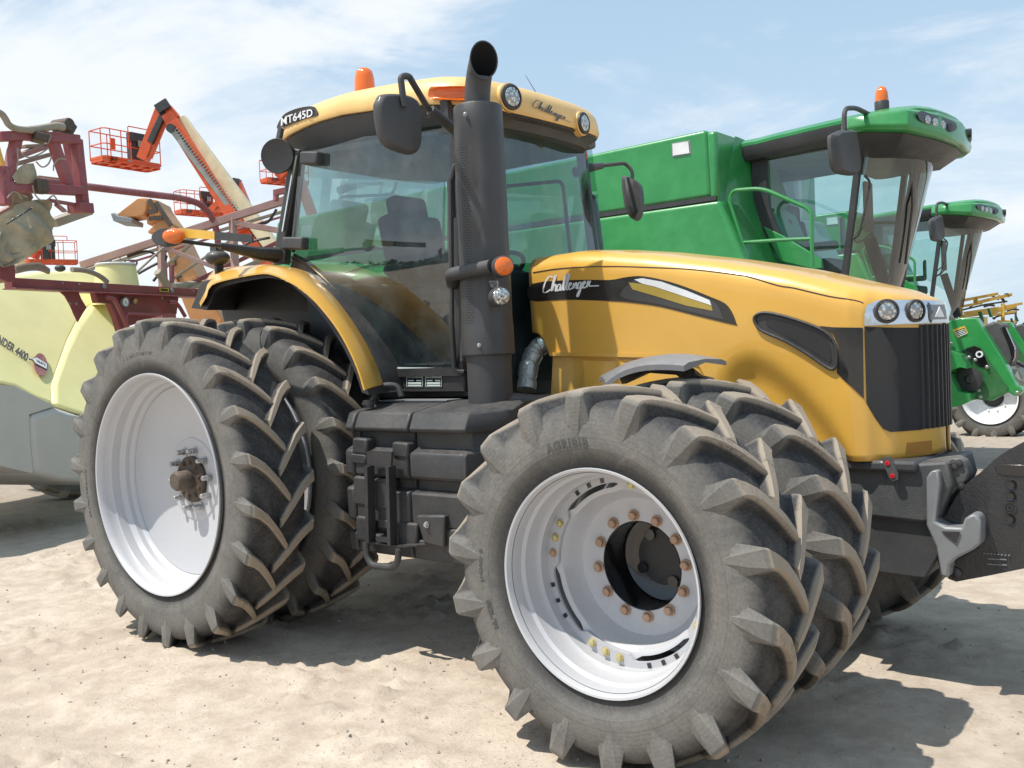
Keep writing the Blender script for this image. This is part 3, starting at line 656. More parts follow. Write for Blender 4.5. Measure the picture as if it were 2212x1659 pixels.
# front hitch bracket and arm
mb = MB(); mb.poly([at(a, b, 'Y', -.30) for a, b in Z7([(600, 950), (622, 925), (700, 872), (735, 866), (770, 880), (800, 935), (795, 970), (700, 1060), (655, 1180), (700, 1440), (665, 1425), (640, 1285), (600, 1190)])], (0, .10, 0)); mb.obj('hitch_bracket', M['grey'], TR, bevel=.012)
mb = MB(); mb.poly([at(a, b, 'Y', -.40) for a, b in Z7([(598, 960), (618, 930), (655, 925), (662, 990), (640, 1170), (690, 1195), (765, 1200), (780, 1155), (810, 1135), (840, 1140), (856, 1165), (855, 1275), (820, 1305), (740, 1345), (708, 1375), (702, 1438), (668, 1430), (645, 1290), (598, 1185)])], (0, .10, 0)); hb_ = mb.obj('hitch_arm', M['lgrey'], TR, bevel=.012)
mb = MB(); mb.poly([at(a, b, 'Y', -.403) for a, b in Z7([(672, 1215), (760, 1218), (740, 1272), (700, 1240)])], (0, -.004, 0)); mb.obj('arm_recess', M['black'], hb_)
for q_ in Z7([(675, 945), (702, 935), (733, 910), (757, 893), (765, 1000)]):
    mb = MB(); hexbolt(mb, at(*q_, 'Y', -.302), (0, -1, 0), .012, .012); mb.obj('bolt', M['black'], TR)

# rear fenders -----------------------------------------------------
Z6 = lambda pts: zm(1050, 1000, 2.37, pts)
ZA = lambda pts: zm(0, 1000, 1.0057, pts)
outer = [at(u, v, 'Y', -1.16) for u, v in ZA([(805, 222), (830, 180), (860, 130)])+Z6([(-60, 218), (100, 225), (290, 310), (400, 385), (500, 475), (600, 590), (700, 720), (790, 870), (860, 1010), (920, 1160), (970, 1325)])]
inner = [at(u, v, 'Y', -.80) for u, v in ZA([(805, 220), (853, 86)])+Z6([(-60, 152), (100, 150), (260, 160), (420, 210), (600, 350), (720, 460), (840, 600), (950, 745), (1040, 880), (1120, 1020), (1180, 1140), (1228, 1268)])]
def resample(P, n):
    L = [0]
    for a, b in zip(P, P[1:]): L.append(L[-1]+(b-a).length)
    out = []
    for i in range(n):
        d = L[-1]*i/(n-1); k = max(j for j in range(len(L)) if L[j] <= d+1e-9); k = min(k, len(P)-2)
        out.append(P[k].lerp(P[k+1], (d-L[k])/max(L[k+1]-L[k], 1e-9)))
    return out
# both edges of the arch as arcs of (x, z)
oa = resample(catmull(outer, 4), 40); ia = resample(catmull(inner, 4), 40)
def fend(side):
    mb = MB(); secs = []
    for o_, i_ in zip(oa, ia):
        nrm = Vector((o_.x-.05, 0, o_.z-.95)).normalized(); s_ = []
        a = o_-nrm*.012; b_ = o_.copy(); mid = o_.lerp(i_, .35)+nrm*.03
        for p in (a, b_, o_.lerp(mid, .5)+nrm*.012, mid, mid.lerp(i_, .5)+nrm*.004, i_, i_-nrm*.02, mid-nrm*.02, a+nrm*.002): s_.append(Vector((p.x, p.y*(-side), p.z)))
        secs.append(s_)
    mb.loft(secs); return mb
fend(-1).obj('rear_fender', M['gold'], TR, ang=30); fend(1).obj('rear_fender', M['gold'], TR, ang=30)
for sd_ in (-1, 1):      # black inner wheel arch shell
    mb = MB(); secs = []
    for o_, i_ in zip(oa, ia): secs.append([Vector((p.x*.985, sd_*y, p.z-.02)) for p, y in ((o_.lerp(i_, .3), 1.12), (i_, .80), (i_, .45))]+[Vector((i_.x*.985, sd_*.45, i_.z-.035)), Vector((o_.x*.985, sd_*1.12, o_.z-.03))])
    mb.loft(secs); mb.poly([Vector((p.x, sd_*.62, p.z-.02)) for p in ia[::3]]+[Vector((.55, sd_*.62, 1.1)), Vector((-.6, sd_*.62, 1.1))], (0, .02*sd_, 0)); mb.obj('wheel_arch', M['black'], TR)

# cab --------------------------------------------------------------
Z2 = lambda pts: zm(1000, 100, 1.4747, pts)
def rr_outline(s_, k=0):       # roof plan, s_ shrinks it; bulged front and sides
    P = []
    for x, y in ((-.13, -.62), (.0, -.735), (.5, -.78), (1.0, -.77), (1.36, -.72), (1.50, -.60), (1.57, -.40), (1.60, 0), (1.57, .38), (1.48, .56), (1.32, .68), (1.0, .73), (.5, .76), (.0, .735), (-.13, .60), (-.16, 0)):
        P.append(((x-.8)*s_[0]+.8, y*s_[1], 0))
    return catmull(P, 5, True)
def roof_z(x): return interp([(-.1, 2.865), (.1, 2.90), (.35, 2.922), (.6, 2.92), (.9, 2.895), (1.25, 2.86), (1.5, 2.82), (1.7, 2.79)], x)
def roof_thk(x): return interp([(-.1, .12), (.05, .16), (.3, .155), (.9, .165), (1.4, .18), (1.7, .175)], x)
mb = MB(); secs = []
for f, sx_, sy in ((0, .965, .955), (.0, .99, .99), (.12, 1, 1), (.4, .995, .99), (.62, .985, .97), (.82, .955, .93), (.93, .90, .87), (1.0, .80, .76), (1.05, .5, .45), (1.06, .1, .1)):
    L = rr_outline((sx_, sy)); secs.append([Vector((p.x, p.y, roof_z(p.x)+roof_thk(p.x)*f)) for p in L])
mb.loft(secs); roof = mb.obj('roof', M['goldroof_lit'], TR, ang=60)
mb = MB(); secs = []
for dz, sx_, sy in ((-.10, .90, .90), (-.055, .93, .925), (-.012, .985, .975), (.02, .965, .955)):
    L = rr_outline((sx_, sy)); secs.append([Vector((p.x, p.y, roof_z(p.x)*(1 if dz > -.04 else .35)+(0 if dz > -.04 else .65*2.86)+dz)) for p in L])
mb.loft(secs); mb.obj('roof_lining', M['dgrey'], TR, ang=50)
# roof furniture
b = MB(); c_ = at(788, 190, 'Y', -.35); b.lathe([(.066, .0), (.065, .04), (.061, .10), (.052, .14), (.033, .158), (.002, .165)], c_+Vector((0, 0, -.04)), (0, 0, 1), 24); bc = b.obj('beacon', M['amber'], TR)
b = MB(); b.lathe([(.08, -.03), (.08, .012), (.07, .014)], c_+Vector((0, 0, -.05)), (0, 0, 1), 24); b.obj('beacon_base', M['black'], bc)
def surf_roof(u, v, ax='Y', val=-.80): return at(u, v, ax, val)
def roof_hit(u, v, off=.0):       # photo ray on the vertical wall of the roof
    d = ray(u, v); L = [p for p in rr_outline((1, 1))]; best = None
    for a, b_ in zip(L, L[1:]+L[:1]):
        ex, ey = b_.x-a.x, b_.y-a.y; den = d.x*ey-d.y*ex
        if abs(den) < 1e-9: continue
        k = ((a.x-CAM.x)*ey-(a.y-CAM.y)*ex)/den; tt = ((a.x-CAM.x)*d.y-(a.y-CAM.y)*d.x)/den
        if 0 <= tt <= 1 and k > 0 and (best is None or k < best[0]): best = (k, Vector((ey, -ex, 0)).normalized())
    if best is None: return roof_hit(u+(6 if u < 900 else -6), v, off)
    k, n_ = best; p = CAM+d*k
    if n_.dot(Vector((p.x-.8, p.y, 0))) < 0: n_ = -n_
    return p+n_*off, n_
def wall_poly(pts, off, mat, name, parent=None, th=.006, bevel=0):
    mb = MB(); P = [roof_hit(*q) for q in pts]; n_ = sum((q[1] for q in P), Vector()).normalized()
    A = [q[0]+q[1]*off for q in P]; B = [a-q[1]*th for a, q in zip(A, P)]; tr = tessellate_polygon([A]); n = len(A)
    mb.add(A+B, [tuple(t_) for t_ in tr]+[(i, (i+1) % n, n+(i+1) % n, n+i) for i in range(n)]); return mb.obj(name, mat, parent or TR, bevel=bevel)
wall_poly(smooth2(Z2([(1075, 415), (1085, 380), (1110, 373), (1250, 373), (1345, 378), (1350, 455), (1250, 453), (1110, 446), (1080, 436)]), 3), .040, M['amber'], 'marker_lamp', th=.06)
wall_poly(smooth2(Z2([(163, 612), (180, 560), (215, 520), (290, 490), (370, 480), (392, 500), (398, 535), (330, 552), (240, 585)]), 3), .004, M['decal'], 'model_plate')
vsT, fsT = text_mesh('MT645D', 1, bold=.018, spacing=1.03); x0 = min(v.x for v in vsT); x1 = max(v.x for v in vsT); y0 = min(v.y for v in vsT); y1 = max(v.y for v in vsT); mb = MB()
def mt(x, y):
    k = (x-x0)/(x1-x0); h = (y-y0)/(y1-y0); return roof_hit(*Z2([(190+186*k, 598-58*k-16*k*(1-k)-(50-4*k)*h)])[0], .009)[0]
mb.add([mt(v.x, v.y) for v in vsT], fsT); mb.obj('lettering', M['white'], TR)
mb = MB()
script_word(mb, lambda x, y: roof_hit(*Z2([(1775+x*228, 518+x*98-y*240)])[0], .008)[0], 1.0, weight=.085); mb.obj('lettering', M['decalgrey'], TR)
for q_, r_ in (((1532, 428), .055), ((1957, 582), .050)):
    p, n_ = roof_hit(*Z2([q_])[0]); b = MB(); b.lathe([(r_, 0), (r_*.95, .012), (r_*.5, .02), (.001, .022)], p+n_*.012, n_, 28); lp = b.obj('work_light', M['clear'], TR)
    b = MB(); b.lathe([(r_*1.3, -.03), (r_*1.28, .02), (r_*1.05, .026), (r_, .008), (r_, -.02)], p, n_, 32, closed=True); b.obj('lamp_ring', M['black'], lp)
    b = MB(); b.lathe([(r_*1.45, -.03), (r_*1.42, .006), (r_*1.28, .010), (r_*1.28, -.03)], p, n_, 32, closed=True); b.obj('lamp_surround', M['goldroof_lit'], lp)
a = at(1165, 212, 'X', 1.2); b = MB(); b.tube([a+Vector((0, 0, -.1)), a, at(1135, 162, 'X', 1.1)], [.004, .003, .0015], 6); b.obj('antenna', M['black'], TR)

# frame
def curved_sheet(P):      # panes that tuck in towards the sill
    bm = bmesh.new(); bm.faces.new([bm.verts.new((p.x, 0, p.z)) for p in P]); bmesh.ops.triangulate(bm, faces=bm.faces[:])
    for k in range(1, 16): bmesh.ops.bisect_plane(bm, geom=bm.verts[:]+bm.edges[:]+bm.faces[:], plane_co=(0, 0, 1.42+k*.09), plane_no=(0, 0, 1))
    for k in range(1, 10): bmesh.ops.bisect_plane(bm, geom=bm.verts[:]+bm.edges[:]+bm.faces[:], plane_co=(.1+k*.14, 0, 0), plane_no=(1, 0, 0))
    bm.verts.index_update(); mb = MB(); mb.add([Vector((v.co.x, YS-.012+.09*max(0, (2.25-v.co.z)/.8)**2-.03*(1-((v.co.x-.8)/.75)**2), v.co.z)) for v in bm.verts], [tuple(v.index for v in f.verts) for f in bm.faces]); bm.free(); return mb
YS = -.765
mb = MB()
def gside(pts, y=YS): return [at(u, v, 'Y', y) for u, v in pts]
glass_o = Z2([(345, 745), (400, 740), (720, 680), (1190, 625)])  # along the top of the door glass
bl = Z6([(290, 60), (420, 130), (560, 240), (700, 390), (820, 540), (940, 720), (1040, 880), (1130, 1030), (1200, 1150)])
doorP = gside([(655, 338), (800, 297), (982, 284)])+gside([(998, 800)])+gside([(bl[8][0]+6, 806)])+gside([(u+8, v) for u, v in bl[::-1]])+gside([(632, 540)])
mb = curved_sheet(doorP); door = mb.obj('door_glass', M['glass'], TR, ang=80)
mb = MB(); mb.tube(gside([(u+2, v+1) for u, v in bl]), .022, 8); mb.beam(gside([(bl[8][0], 806)])[0], gside([(1000, 802)])[0], .03, .045); mb.beam(at(985, 284, 'Y', YS), at(1000, 802, 'Y', YS), .045, .05, up=(0, 1, 0)); mb.beam(at(655, 335, 'Y', YS), at(985, 281, 'Y', YS), .03, .05, up=(0, 1, 0)); mb.obj('door_frame', M['black'], TR)
A1 = gside([(u+2, v+1) for u, v in bl], YS-.01); ib = [p for p in resample(ia[14:], 24)]; A2 = resample(A1, 24); A3 = resample([p for p in ia if p.x > A1[0].x-.05], 24)
mb = MB(); mb.loft([[q_, p_] for p_, q_ in zip(A2, A3)], closed=False, cap=False); mb.obj('fender_strip', M['strip'], TR, ang=60)
# rear pillar with light reflective strip
mb = MB(); mb.beam(at(610, 545, 'Y', YS+.02), at(645, 322, 'Y', YS+.02), .085, .06, up=(0, 1, 0)); mb.obj('cab_pillar', M['black'], TR, bevel=.01)
mb = MB(); mb.beam(at(633, 545, 'Y', YS-.012), at(657, 335, 'Y', YS-.012), .016, .02, up=(0, 1, 0)); mb.obj('cab_pillar', M['dgrey'], TR)
mb = MB(); mb.beam(at(611, 500, 'Y', YS-.02), at(640, 330, 'Y', YS-.02), .012, .012, up=(0, 1, 0)); mb.obj('pillar_trim', M['chrome'], TR)
for u, v in ((at(610, 545, 'Y', .78)), ) if False else ():
    pass
mb = MB(); mb.beam((.05, .74, 2.15), (.10, .74, 2.85), .06, .06, up=(0, 1, 0)); mb.beam((.45, .76, 1.35), (.25, .76, 2.1), .05, .05, up=(0, 1, 0)); mb.beam((.2, .76, 2.1), (.05, .75, 2.2), .05, .05); mb.obj('cab_pillar', M['black'], TR)
mb = MB(); mb.beam((1.43, .64, 1.3), (1.30, .62, 2.86), .05, .055, up=(0, 1, 0)); mb.obj('cab_pillar', M['black'], TR)
mb = MB(); mb.beam((1.44, -.71, 1.3), (1.36, -.71, 2.86), .05, .06, up=(0, 1, 0)); mb.obj('cab_pillar', M['black'], TR)
# windscreen, curved
mb = MB(); secs = []
for i in range(9):
    k = i/8; y = -.70+1.33*k; bx = .10*(1-(2*k-1)**2); secs.append([Vector((1.445+bx, y, 1.35)), Vector((1.34+bx, y, 2.84))])
mb.loft(secs, closed=False, cap=False); mb.obj('windscreen', M['glass'], TR)
mb = MB(); mb.sheet([(1.42, .775, 1.4), (1.30, .755, 2.83), (.12, .755, 2.85), (.12, .775, 2.15), (.45, .775, 1.6), (.5, .775, 1.4)]); mb.obj('side_glass', M['glass'], TR)
mb = MB(); mb.sheet([(.02, -.68, 2.15), (.02, .68, 2.15), (.08, .68, 2.84), (.08, -.68, 2.84)]); mb.obj('rear_glass', M['glass'], TR)
# sill, firewall, floor
mb = MB(); mb.poly([at(a, b_, 'Y', YS) for a, b_ in ((830, 808), (1003, 805), (1005, 846), (862, 846))], (0, .12, 0)); mb.box((1.43, -.05, 1.62), (.06, 1.3, .7)); mb.box((.9, 0, 1.33), (1.1, 1.4, .08)); mb.obj('cab_floor', M['black'], TR, bevel=.008)
for k_, x0 in enumerate((877, 918)):
    q_ = [(x0, 811), (x0+37, 811), (x0+37, 836), (x0, 836)]; mb = MB(); mb.poly([at(a, b_, 'Y', YS-.003) for a, b_ in q_], (0, .003, 0)); pl_ = mb.obj('data_plate', M['gloss'], TR)
    mb = MB()
    c_ = at(x0+18.5, 814.5, 'Y', YS-.0045); ex = (at(x0+37, 811, 'Y', YS)-at(x0, 811, 'Y', YS)).normalized(); w_ = (at(x0+37, 811, 'Y', YS)-at(x0, 811, 'Y', YS)).length
    put_text(mb, 'AGCO CORPORATION', .0165, lambda x, y: c_+ex*x*(w_*.85/.17)+Vector((0, 0, y)), bold=.0004)
    for a, b_, c2, d_ in ((2, 811.6, 35, 812.2), (2, 835, 35, 835.6), (1, 812, 1.8, 835), (35.4, 812, 36, 835), (4, 821, 16, 823.3), (22, 821, 33, 823.3), (4, 826, 33, 829), (4, 831, 33, 833.5)):
        mb.poly([at(x0+a, b_, 'Y', YS-.0045), at(x0+c2, b_, 'Y', YS-.0045), at(x0+c2, d_, 'Y', YS-.0045), at(x0+a, d_, 'Y', YS-.0045)], (0, .001, 0))
    mb.obj('lettering', M['sticker'], pl_)
# things on the glass
mb = MB(); mb.poly([at(a, b_, 'Y', YS-.003) for a, b_ in ((650, 487), (674, 487), (672, 511), (649, 511))], (0, .002, 0)); mb.obj('sticker', M['sticker'], TR)
mb = MB(); mb.cyl(at(955, 545, 'Y', YS-.02), at(955, 545, 'Y', YS+.01), .022); mb.obj('door_latch', M['dgrey'], TR)
mb = MB(); mb.poly([at(a, b_, 'Y', YS+.012) for a, b_ in ((858, 793), (975, 795), (975, 800), (855, 799))], (0, .003, 0)); mb.obj('sill_strip', M['sticker'], TR)
# hinge lamps at rear pillar
for q_ in (((655, 342), (692, 342)), ((617, 526), (660, 526))):
    mb = MB(); mb.beam(at(*q_[0], 'Y', YS-.06), at(*q_[1], 'Y', YS-.06), .06, .075); mb.obj('hinge_block', M['dgrey'], TR, bevel=.012)
# rear work light (round, black, hanging under the roof corner)
c_ = at(600, 337, 'Y', -.86); b = MB(); b.lathe([(.02, .09), (.07, .07), (.098, .03), (.105, 0), (.1, -.015), (.085, -.012), (.01, -.012)], c_, (-.5, .85, .1), 32); b.lathe([(.02, 0), (.02, .12)], c_+Vector((0, 0, .05)), (0, .3, 1), 10); b.obj('work_light', M['black'], TR)
# seat and controls inside
mb = MB(); secs = []
def seatbox(c_, d_, rot=0, n='seat'):
    b_ = MB(); b_.box(c_, d_, Matrix.Rotation(rot, 3, 'Y')); return b_
sb = MB(); sb.join(seatbox((.62, .0, 1.90), (.50, .48, .14))); sb.join(seatbox((.40, 0, 2.16), (.14, .48, .55), -.2)); sb.join(seatbox((.34, 0, 2.46), (.11, .30, .20), -.2)); sb.box((.6, 0, 1.62), (.35, .35, .5)); sb.box((.62, -.32, 2.06), (.36, .09, .07)); sb.box((.70, .34, 2.02), (.5, .14, .14)); sb.obj('seat', M['seat'], TR, bevel=.04, segs=4)
sb = MB(); sb.join(seatbox((.55, .42, 2.10), (.34, .28, .32), -.15)); sb.obj('seat', M['seat'], TR, bevel=.04, segs=3)
mb = MB(); mb.beam((1.30, .0, 1.4), (1.18, 0, 1.98), .12, .16); mb.tube([(1.1+.17*cos(a)*.6, .19*sin(a), 2.03+.17*cos(a)*.5) for a in [2*pi*i/24 for i in range(25)]], .014, 8); mb.beam((1.16, 0, 1.98), (1.1, 0, 2.03), .03); mb.beam((1.1, -.18, 2.03), (1.1, .18, 2.03), .025); mb.obj('steering_wheel', M['seat'], TR)
mb = MB(); mb.box((.75, 0, 2.83), (1.25, 1.4, .06)); mb.obj('cab_lining', M['inner'], TR, bevel=.02); mb = MB(); mb.box((.30, 0, 1.72), (.42, 1.35, .5)); mb.obj('cab_lining', M['inner'], TR, bevel=.02); mb = MB(); mb.poly([(.05, .70, 2.24), (.5, .70, 2.2), (.85, .70, 2.0), (1.1, .70, 1.5), (1.1, .70, 1.35), (.05, .70, 1.35)], (0, .03, 0)); mb.obj('cab_lining', M['inner'], TR)
mb = MB(); mb.bent([(.5, .6, 2.75), (.55, .62, 2.66), (1.15, .62, 2.62), (1.2, .62, 2.0)], .013, 8); mb.obj('grab_rail', M['black'], TR)
mb = MB(); mb.bent([at(978, 470, 'Y', -.83), at(975, 388, 'Y', -.83), at(984, 352, 'Y', -.83), at(992, 380, 'Y', -.80), at(1000, 780, 'Y', -.80)], .016, 8, rad=.05)
mb.bent([at(973, 388, 'Y', -.84), at(976, 700, 'Y', -.84), at(982, 800, 'Y', -.80), at(1003, 803, 'Y', -.78)], .014, 8, rad=.05); mb.obj('grab_rail', M['dgrey'], TR)

# exhaust ----------------------------------------------------------
q, t = nt('perforated'); b = N(t, 'ShaderNodeBsdfPrincipled'); o = N(t, 'ShaderNodeOutputMaterial'); tc = N(t, 'ShaderNodeTexCoord'); s = N(t, 'ShaderNodeSeparateXYZ'); t.links.new(tc.outputs['Object'], s.inputs[0])
ang = N(t, 'ShaderNodeMath', operation='ARCTAN2'); t.links.new(math_(t, 'SUBTRACT', s.outputs[1], -.85), ang.inputs[0]); t.links.new(math_(t, 'SUBTRACT', s.outputs[0], 1.685), ang.inputs[1]); A_ = ang.outputs[0]
u_ = math_(t, 'MULTIPLY', A_, .13/.016); v_ = math_(t, 'MULTIPLY', s.outputs[2], 1/.013)
row = math_(t, 'MODULO', math_(t, 'FLOOR', v_), 2); fu = math_(t, 'SUBTRACT', math_(t, 'FRACT', math_(t, 'ADD', math_(t, 'ADD', u_, 100), math_(t, 'MULTIPLY', row, .5))), .5); fv = math_(t, 'SUBTRACT', math_(t, 'FRACT', v_), .5)
d_ = math_(t, 'SQRT', math_(t, 'ADD', math_(t, 'MULTIPLY', fu, fu), math_(t, 'MULTIPLY', fv, fv))); hole = math_(t, 'LESS_THAN', d_, .24)
mk = math_(t, 'MULTIPLY', math_(t, 'GREATER_THAN', A_, radians(-118)), math_(t, 'LESS_THAN', A_, radians(-80))); mk = math_(t, 'MULTIPLY', mk, math_(t, 'MULTIPLY', math_(t, 'GREATER_THAN', s.outputs[2], 1.66), math_(t, 'LESS_THAN', s.outputs[2], 2.53)))
nn = noise_(t, 6, 5, .6); base = mixc(t, nn, (.038, .039, .043), (.085, .083, .082)); t.links.new(mixc(t, math_(t, 'MULTIPLY', hole, mk), base, (.004, .004, .004)), b.inputs['Base Color']); b.inputs['Roughness'].default_value = .42; b.inputs['Metallic'].default_value = .2
bp = N(t, 'ShaderNodeBump', ins={'Strength': .4, 'Distance': .003}); t.links.new(noise_(t, 400, 2), bp.inputs['Height']); t.links.new(bp.outputs[0], b.inputs['Normal']); t.links.new(b.outputs[0], o.inputs[0]); M['perf'] = q
EX = Vector((1.685, -.85, 0)); mb = MB(); secs = []; n = 48
for z, r_, dent in ((1.51, .128, 0), (1.515, .132, 0), (1.60, .132, 0), (1.64, .131, .4), (1.70, .128, 1), (1.86, .128, 1), (2.04, .127, 1), (2.10, .126, 1.5), (2.13, .126, .6), (2.25, .126, 1), (2.35, .126, 1.5), (2.38, .126, .6), (2.5, .125, 1), (2.56, .125, .4), (2.62, .124, 0), (2.735, .122, 0), (2.742, .118, 0)):
    L = []
    for k in range(n):
        a = 2*pi*k/n; dd = abs(((math.degrees(a)+180+75) % 360)-180); rr_ = r_-(.012*dent*sstep(26, 14, dd) if dent else 0)
        L.append(EX+Vector((rr_*cos(a), rr_*sin(a), z)))
    secs.append(L)
mb.loft(secs); mb.lathe([(.104, 2.745), (.07, 2.75)], EX, (0, 0, 1), 40); sh = mb.obj('heat_shield', M['perf'], TR, ang=32)
mb = MB(); dr = Vector((.93, -.37, 0)); secs = []
path = [(0, 2.68), (0, 2.76), (.004, 2.80), (.016, 2.85), (.034, 2.895)]; nrm0 = Vector((0, 0, 1))
sdv = Vector((0, 0, 1)).cross(dr).normalized()
def pipe_ring(c_, ax_, r_): a_ = sdv; b_ = ax_.normalized().cross(a_); return [c_+a_*r_*cos(2*pi*k/28)+b_*r_*sin(2*pi*k/28) for k in range(28)]
for k_, (h_, z) in enumerate(path):
    secs.append(pipe_ring(EX+dr*h_+Vector((0, 0, z)), Vector((dr.x*h_*12, dr.y*h_*12, 1)), .064))
cap_c = EX+dr*.088+Vector((0, 0, 2.95))
top = []
for p in secs[-1]:
    rel = p-(EX+dr*.034+Vector((0, 0, 2.895))); a = rel.dot(sdv); q_ = rel.dot(dr)
    top.append(cap_c+sdv*a*1.22+Vector((0, 0, -q_*1.65))+dr*(q_*.25)+Vector((0, 0, a*.25)))
outer_rings = secs+[top]
innr = [[cap_c+(p-cap_c)*.93 for p in top]]+[[EX+dr*.034+Vector((0, 0, 2.895))+(p-(EX+dr*.034+Vector((0, 0, 2.895))))*.9 for p in secs[-1]], [EX+Vector((0, 0, 2.76))+(p-(EX+Vector((0, 0, 2.76))))*.9 for p in secs[1]]]
mb.loft(outer_rings+innr[:1], cap=False); mb.loft(innr, cap=False, mi=1); mb.add(innr[-1], [tuple(range(28))], 1); mb.obj('exhaust_pipe', [M['dgrey'], M['pipe_inner']], TR, ang=50)
mb = MB(); mb.lathe([(.112, 1.22), (.112, 1.47), (.118, 1.512)], EX, (0, 0, 1), 40); mb.lathe([(.118, 1.08), (.112, 1.22)], EX, (0, 0, 1), 40); mb.tube([(1.69, -.85, 1.25), (1.85, -.7, 1.22), (1.95, -.45, 1.2)], .08, 16); mb.obj('exhaust_base', M['dgrey'], TR, ang=40)
for a_, z in ((-70, 1.56), (-78, 2.68)):
    mb = MB(); a = radians(a_); hexbolt(mb, EX+Vector((.131*cos(a), .131*sin(a), z)), (cos(a), sin(a), 0), .008, .01); mb.obj('bolt', M['steel'], sh)
# foil wrapped intake pipe
mb = MB(); P = catmull([at(1230, 735, 'Y', -.28), at(1195, 740, 'Y', -.33), at(1162, 752, 'Y', -.37), at(1143, 790, 'Y', -.42), at(1137, 842, 'Y', -.47)], 8); mb.tube(P, [.052+.0025*sin(i*2.4)+.002*sin(i*5.1) for i in range(len(P))], 18); mb.obj('foil_pipe', M['foil'], TR, ang=30)
# front lamps on the exhaust bracket
mb = MB(); mb.bent([at(1062, 575, 'Y', -1.0), at(1000, 588, 'Y', -1.0), at(974, 593, 'Y', -.97), at(978, 612, 'Y', -.80)], .034, 12, rad=.04); mb.obj('lamp_arm', M['dgrey'], TR)
ld = Vector((.80, -.6, 0)).normalized()
for u, v, r_, mt in ((1088, 575, .045, 'amber'), (1082, 640, .042, 'clear')):
    c_ = at(u, v, 'Y', -1.0); b = MB(); b.lathe([(r_*1.02, -.09), (r_*1.12, -.06), (r_*1.12, .0), (r_*.98, .004)], c_, ld, 28); hs = b.obj('lamp_housing', M['dgrey'], TR)
    b = MB(); b.lathe([(r_, 0), (r_*.94, .014), (r_*.6, .024), (.001, .028)], c_+ld*.001, ld, 28); b.obj('turn_signal' if mt == 'amber' else 'front_lamp', M[mt], hs)
mb = MB(); mb.poly([at(a, b_, 'Y', -1.0) for a, b_ in ((1056, 607), (1076, 607), (1072, 622), (1060, 620))], (.01, 0, 0)); mb.obj('lamp_bracket', M['lgrey'], TR)

# mirrors ----------------------------------------------------------
def mirror_right():
    P = [(805, 212), (815, 201), (860, 202), (888, 212), (899, 232), (903, 300), (897, 330), (880, 341), (845, 332), (822, 318), (808, 290), (800, 232)]
    X0 = 1.50; A = [at(u, v, 'X', X0) for u, v in smooth2(P, 3)]; c_ = sum(A, Vector())/len(A); A = [c_+(p-c_)*.93 for p in A]; mb = MB()
    mb.loft([[c_+(p-c_)*.96 for p in A], [p+Vector((.015, 0, 0)) for p in A], [c_+(p-c_)*.985+Vector((.035, 0, 0)) for p in A], [c_+(p-c_)*.90+Vector((.050, -.0, 0)) for p in A], [c_+(p-c_)*.86+Vector((.052, 0, 0)) for p in A]]); m_ = mb.obj('mirror', M['dgrey'], TR, ang=35)
    mb = MB(); mb.loft([[c_+(p-c_)*.86+Vector((-.004, 0, 0)) for p in A], [c_+(p-c_)*.86+Vector((-.0001, 0, 0)) for p in A]]); mb.obj('mirror_glass', M['chrome'], m_)
    a0 = at(872, 208, 'X', 1.56); mb = MB(); mb.bent([a0+Vector((0, 0, -.05)), a0+Vector((0, -.015, .09)), Vector((1.57, a0.y+.03, a0.z+.10)), at(925, 235, 'Y', -.95), at(985, 283, 'Y', -.78)], .016, 10, rad=.04)
    mb.tube([at(930, 238, 'Y', -.95), at(985, 283, 'Y', -.78)], .026, 12); mb.obj('mirror_arm', M['dgrey'], TR)
mirror_right()
mb = MB(); P = [(1343, 385), (1350, 380), (1372, 388), (1381, 405), (1383, 440), (1378, 465), (1366, 473), (1352, 455), (1345, 420)]
A = [at(u, v, 'Y', 1.22) for u, v in smooth2(P, 3)]; c_ = sum(A, Vector())/len(A)
mb.loft([[p+Vector((-.04, .12, 0)) for p in A], A, [c_+(p-c_)*.85+Vector((.03, -.03, 0)) for p in A]]); mb.obj('mirror', M['dgrey'], TR, ang=50)
mb = MB(); mb.tube([at(1243, 372, 'Y', .68), at(1275, 362, 'Y', .8), at(1300, 358, 'Y', .95)], [.035, .03, .022], 10); mb.bent([at(1300, 358, 'Y', .95), at(1350, 352, 'Y', 1.2), at(1366, 368, 'Y', 1.22), at(1366, 392, 'Y', 1.22)], .013, 8); mb.obj('mirror_arm', M['dgrey'], TR)
mb = MB(); mb.bent([at(1253, 420, 'Y', .78), at(1280, 420, 'Y', .82), at(1288, 450, 'Y', .84), at(1300, 545, 'Y', .84)], .016, 8, rad=.05); mb.obj('grab_rail', M['dgrey'], TR)

# fender lamp arm with reflector board -----------------------------
mb = MB(); mb.tube([at(610, 551, 'Y', -.82), at(560, 548, 'Y', -1.0), at(475, 531, 'Y', -1.25)], [.05, .04, .02], 10); mb.tube([at(478, 532, 'Y', -1.25), at(380, 519, 'Y', -1.55)], .011, 8); mb.beam(at(590, 552, 'Y', -.85), at(622, 555, 'Y', -.80), .11, .09); mb.obj('lamp_arm', M['black'], TR)
c_ = at(375, 510, 'Y', -1.55); n_ = Vector((.55, -.8, .1)).normalized(); a_, b_, _ = basis(n_)
mb = MB(); mb.loft([[c_-n_*.01+a_*(-.045)+(a_*.085*cos(t_)+b_*.05*sin(t_))*s_+n_*h_ for t_ in [2*pi*i/28 for i in range(28)]] for s_, h_ in ((.7, -.06), (1, -.03), (1, 0), (.95, .006))]); hs = mb.obj('lamp_housing', M['dgrey'], TR)
